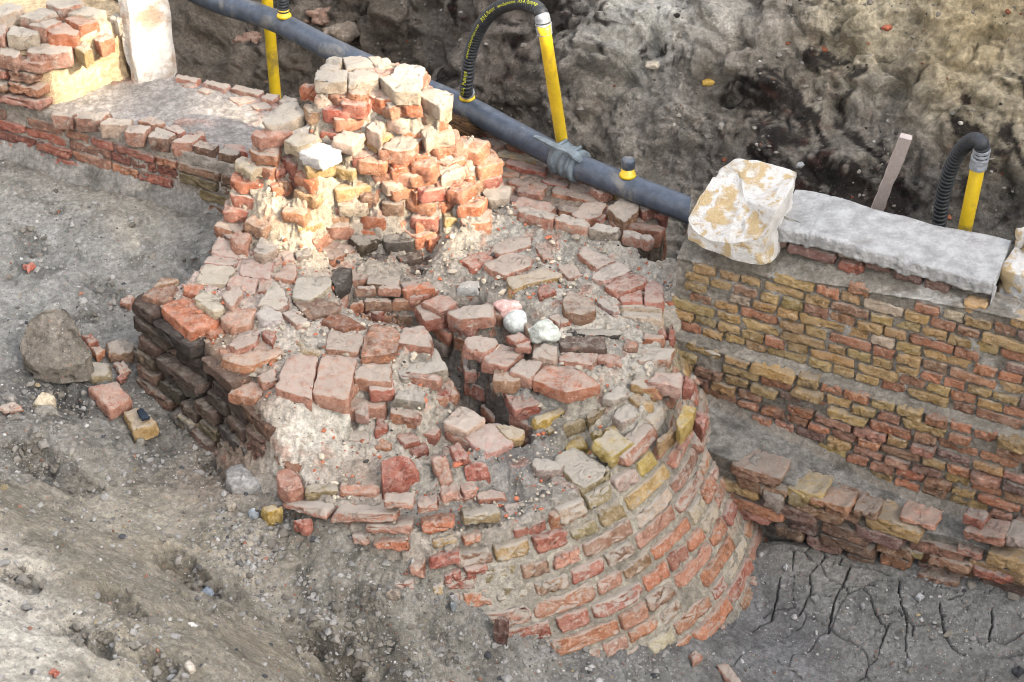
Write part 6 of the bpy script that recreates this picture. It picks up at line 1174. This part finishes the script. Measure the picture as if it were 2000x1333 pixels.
# ------------------------------------------------------------------ gravel and crumbs, too many to count
def scatter(name, n, pick, sizes, cols, mat, kindname='stuff'):
    oc = np.array([[1, 0, 0], [0, 1, 0], [-1, 0, 0], [0, -1, 0], [0, 0, 1], [0, 0, -1]], float); fc = np.array([[0, 1, 4], [1, 2, 4], [2, 3, 4], [3, 0, 4], [1, 0, 5], [2, 1, 5], [3, 2, 5], [0, 3, 5]])
    # one subdivision of an octahedron
    ed = {}; vs = [v for v in oc]; nf = []
    for a, b_, c in fc:
        mid_ = []
        for e in ((a, b_), (b_, c), (c, a)):
            k = tuple(sorted(e))
            if k not in ed: v = vs[e[0]] + vs[e[1]]; ed[k] = len(vs); vs.append(v / np.linalg.norm(v))
            mid_.append(ed[k])
        nf += [[a, mid_[0], mid_[2]], [b_, mid_[1], mid_[0]], [c, mid_[2], mid_[1]], mid_]
    vs = np.array(vs); nf = np.array(nf); m = len(vs)
    pos_ = pick(n); n = len(pos_); r = sizes(n); sc = rng.uniform(.6, 1.35, (n, 1, 3)); sc[..., 2] *= .75
    V = vs[None] * (1 + rng.normal(0, .16, (n, m, 1))) * sc; an = rng.uniform(0, 2 * np.pi, n); ca, sa = np.cos(an)[:, None], np.sin(an)[:, None]
    V = np.stack([V[..., 0] * ca - V[..., 1] * sa, V[..., 0] * sa + V[..., 1] * ca, V[..., 2]], -1) * r[:, None, None] + pos_[:, None] + np.array([0, 0, 1.]) * (r * .25)[:, None, None]
    F = (nf[None] + (np.arange(n) * m)[:, None, None]).reshape(-1, 3); cidx = rng.choice(len(cols), n, p=[c[1] for c in cols]); cc = np.array([alb(*c[0]) for c in cols])[cidx] * rng.uniform(.75, 1.25, (n, 1))
    return tag(mesh_obj(name, V.reshape(-1, 3), [], F, mat, None, np.repeat(cc, m, 0), smooth=False), kind='stuff')
def mat_grit():
    m, n, b = newmat('grit'); c = attr(n, 'Col').outputs['Color']; co = pos(n).outputs['Position']; n.links.new(mixc(n, noi(n, co, 200, 3), mixc(n, 1.0, c, (.7, .7, .7), 'MULTIPLY'), c), b.inputs['Base Color']); b.inputs['Roughness'].default_value = .9; return m
M_GRIT = mat_grit()
dens = idw(zp, np.array([[{0: .5}.get(0)] for _ in zp]), np.array([0.]), np.array([0.]))
zdens = [1, .6, .5, .9, 1, 1.4, 1.2, 1.2, 1.3, 1.8, 2, 1.8, .8, .35, .35, .15, .15, .5, 1, 1.2, .15, .15, 1.3, .5, .6, .4, .4, .8]
gdn = idw(zp, np.array(zdens)[:, None], gg.X, gg.Y, 3, 2e-3)[..., 0]
def pick_ground(n):
    px = rng.uniform(-60, 2060, n * 4); py = rng.uniform(230, 1380, n * 4); q = P(px[0], py[0], .4)
    d = FV[None] * FPX + RV[None] * (px - 1000)[:, None] - UV[None] * (py - 666.5)[:, None]; z = np.full(n * 4, .4)
    for _ in range(8): w_ = CAM + d * ((z - CZ) / d[:, 2])[:, None]; z = .5 * z + .5 * ground_z(w_[:, 0], w_[:, 1])
    w_ = CAM + d * ((z - CZ) / d[:, 2])[:, None]; w_[:, 2] = ground_z(w_[:, 0], w_[:, 1])
    clump = sstep(-.2, .6, fbm(w_ * 4, 2, 120)); ok = rng.random(n * 4) < gg.read(w_[:, 0], w_[:, 1], gdn) * .5 * (.35 + clump)
    s, u = tosu(w_); ok &= u > .0
    return w_[ok][:n]
scatter('gravel', 19000, pick_ground, lambda n: np.clip(rng.lognormal(math.log(.0026), .58, n), .0012, .012), [((164, 160, 153), .60), ((188, 184, 177), .19), ((118, 114, 110), .12), ((160, 116, 96), .03), ((172, 154, 120), .02), ((80, 80, 82), .03), ((214, 211, 205), .01)], M_GRIT)
def pick_core(n):
    x = rng.uniform(-1.2, .75, n * 5); y = rng.uniform(3.3, 5.1, n * 5); i = np.clip(((x - cg.x0) / cg.h).round().astype(int), 0, cg.nx - 1); j = np.clip(((y - cg.y0) / cg.h).round().astype(int), 0, cg.ny - 1)
    z = cg.read(x, y); gx = np.gradient(cg.Z, cg.h, axis=0)[i, j]; gy = np.gradient(cg.Z, cg.h, axis=1)[i, j]
    ok = (z > .42) & (fl[i, j] < -1) & (np.hypot(gx, gy) < 1.3); return np.stack([x, y, z + .003], 1)[ok][:n]
scatter('rubble_crumbs', 3600, pick_core, lambda n: np.clip(rng.lognormal(math.log(.0024), .6, n), .0012, .011), [((200, 188, 168), .45), ((222, 208, 184), .2), ((200, 122, 92), .2), ((140, 132, 122), .1), ((84, 78, 74), .05)], M_GRIT)

def pick_clods(n):
    w_ = pick_ground(n * 6); i = np.clip(np.searchsorted(ax_, w_[:, 0]) - 1, 0, len(ax_) - 2); j = np.clip(np.searchsorted(ay_, w_[:, 1]) - 1, 0, len(ay_) - 2)
    ok = (pitm[i, j] > .05) | (rng.random(len(w_)) < .05); return w_[ok][:n]
scatter('soil_clods', 2600, pick_clods, lambda n: np.clip(rng.lognormal(math.log(.0055), .5, n), .002, .016), [((132, 125, 114), .5), ((150, 144, 134), .35), ((112, 104, 94), .15)], M_GRIT)
GROUPS = {'loose_brick': 'loose bricks lying on the soil', 'brick_fragment': 'small brick fragments lying about', 'field_stone': 'loose stones lying about', 'rubble_stone': 'old masonry lumps in the trench', 'riser_pipe': 'yellow riser pipes', 'ribbed_hose': 'black ribbed hoses of the drainage', 'stone_block': 'white stone blocks on the right wall'}
for o in scn.objects:
    if o.parent is None and 'category' in o:
        g_ = GROUPS.get(o.name.split('.')[0])
        if g_: o['group'] = g_

def pick_bank(n):
    f_ = Vb.reshape(-1, 3); i = rng.integers(0, len(f_), n * 3); q = f_[i]; ss_, uu_ = tosu(q); ok = (ss_ > -2.6) & (q[:, 2] < 2.6) & (rng.random(len(q)) < .15 + .85 * sstep(-.2, .5, fbm(q * 3.5, 2, 130))); return q[ok][:n]
scatter('bank_debris', 4200, pick_bank, lambda n: np.clip(rng.lognormal(math.log(.0042), .55, n), .002, .015), [((138, 130, 118), .50), ((156, 148, 136), .28), ((70, 62, 56), .10), ((150, 92, 66), .06), ((200, 192, 180), .06)], M_GRIT)
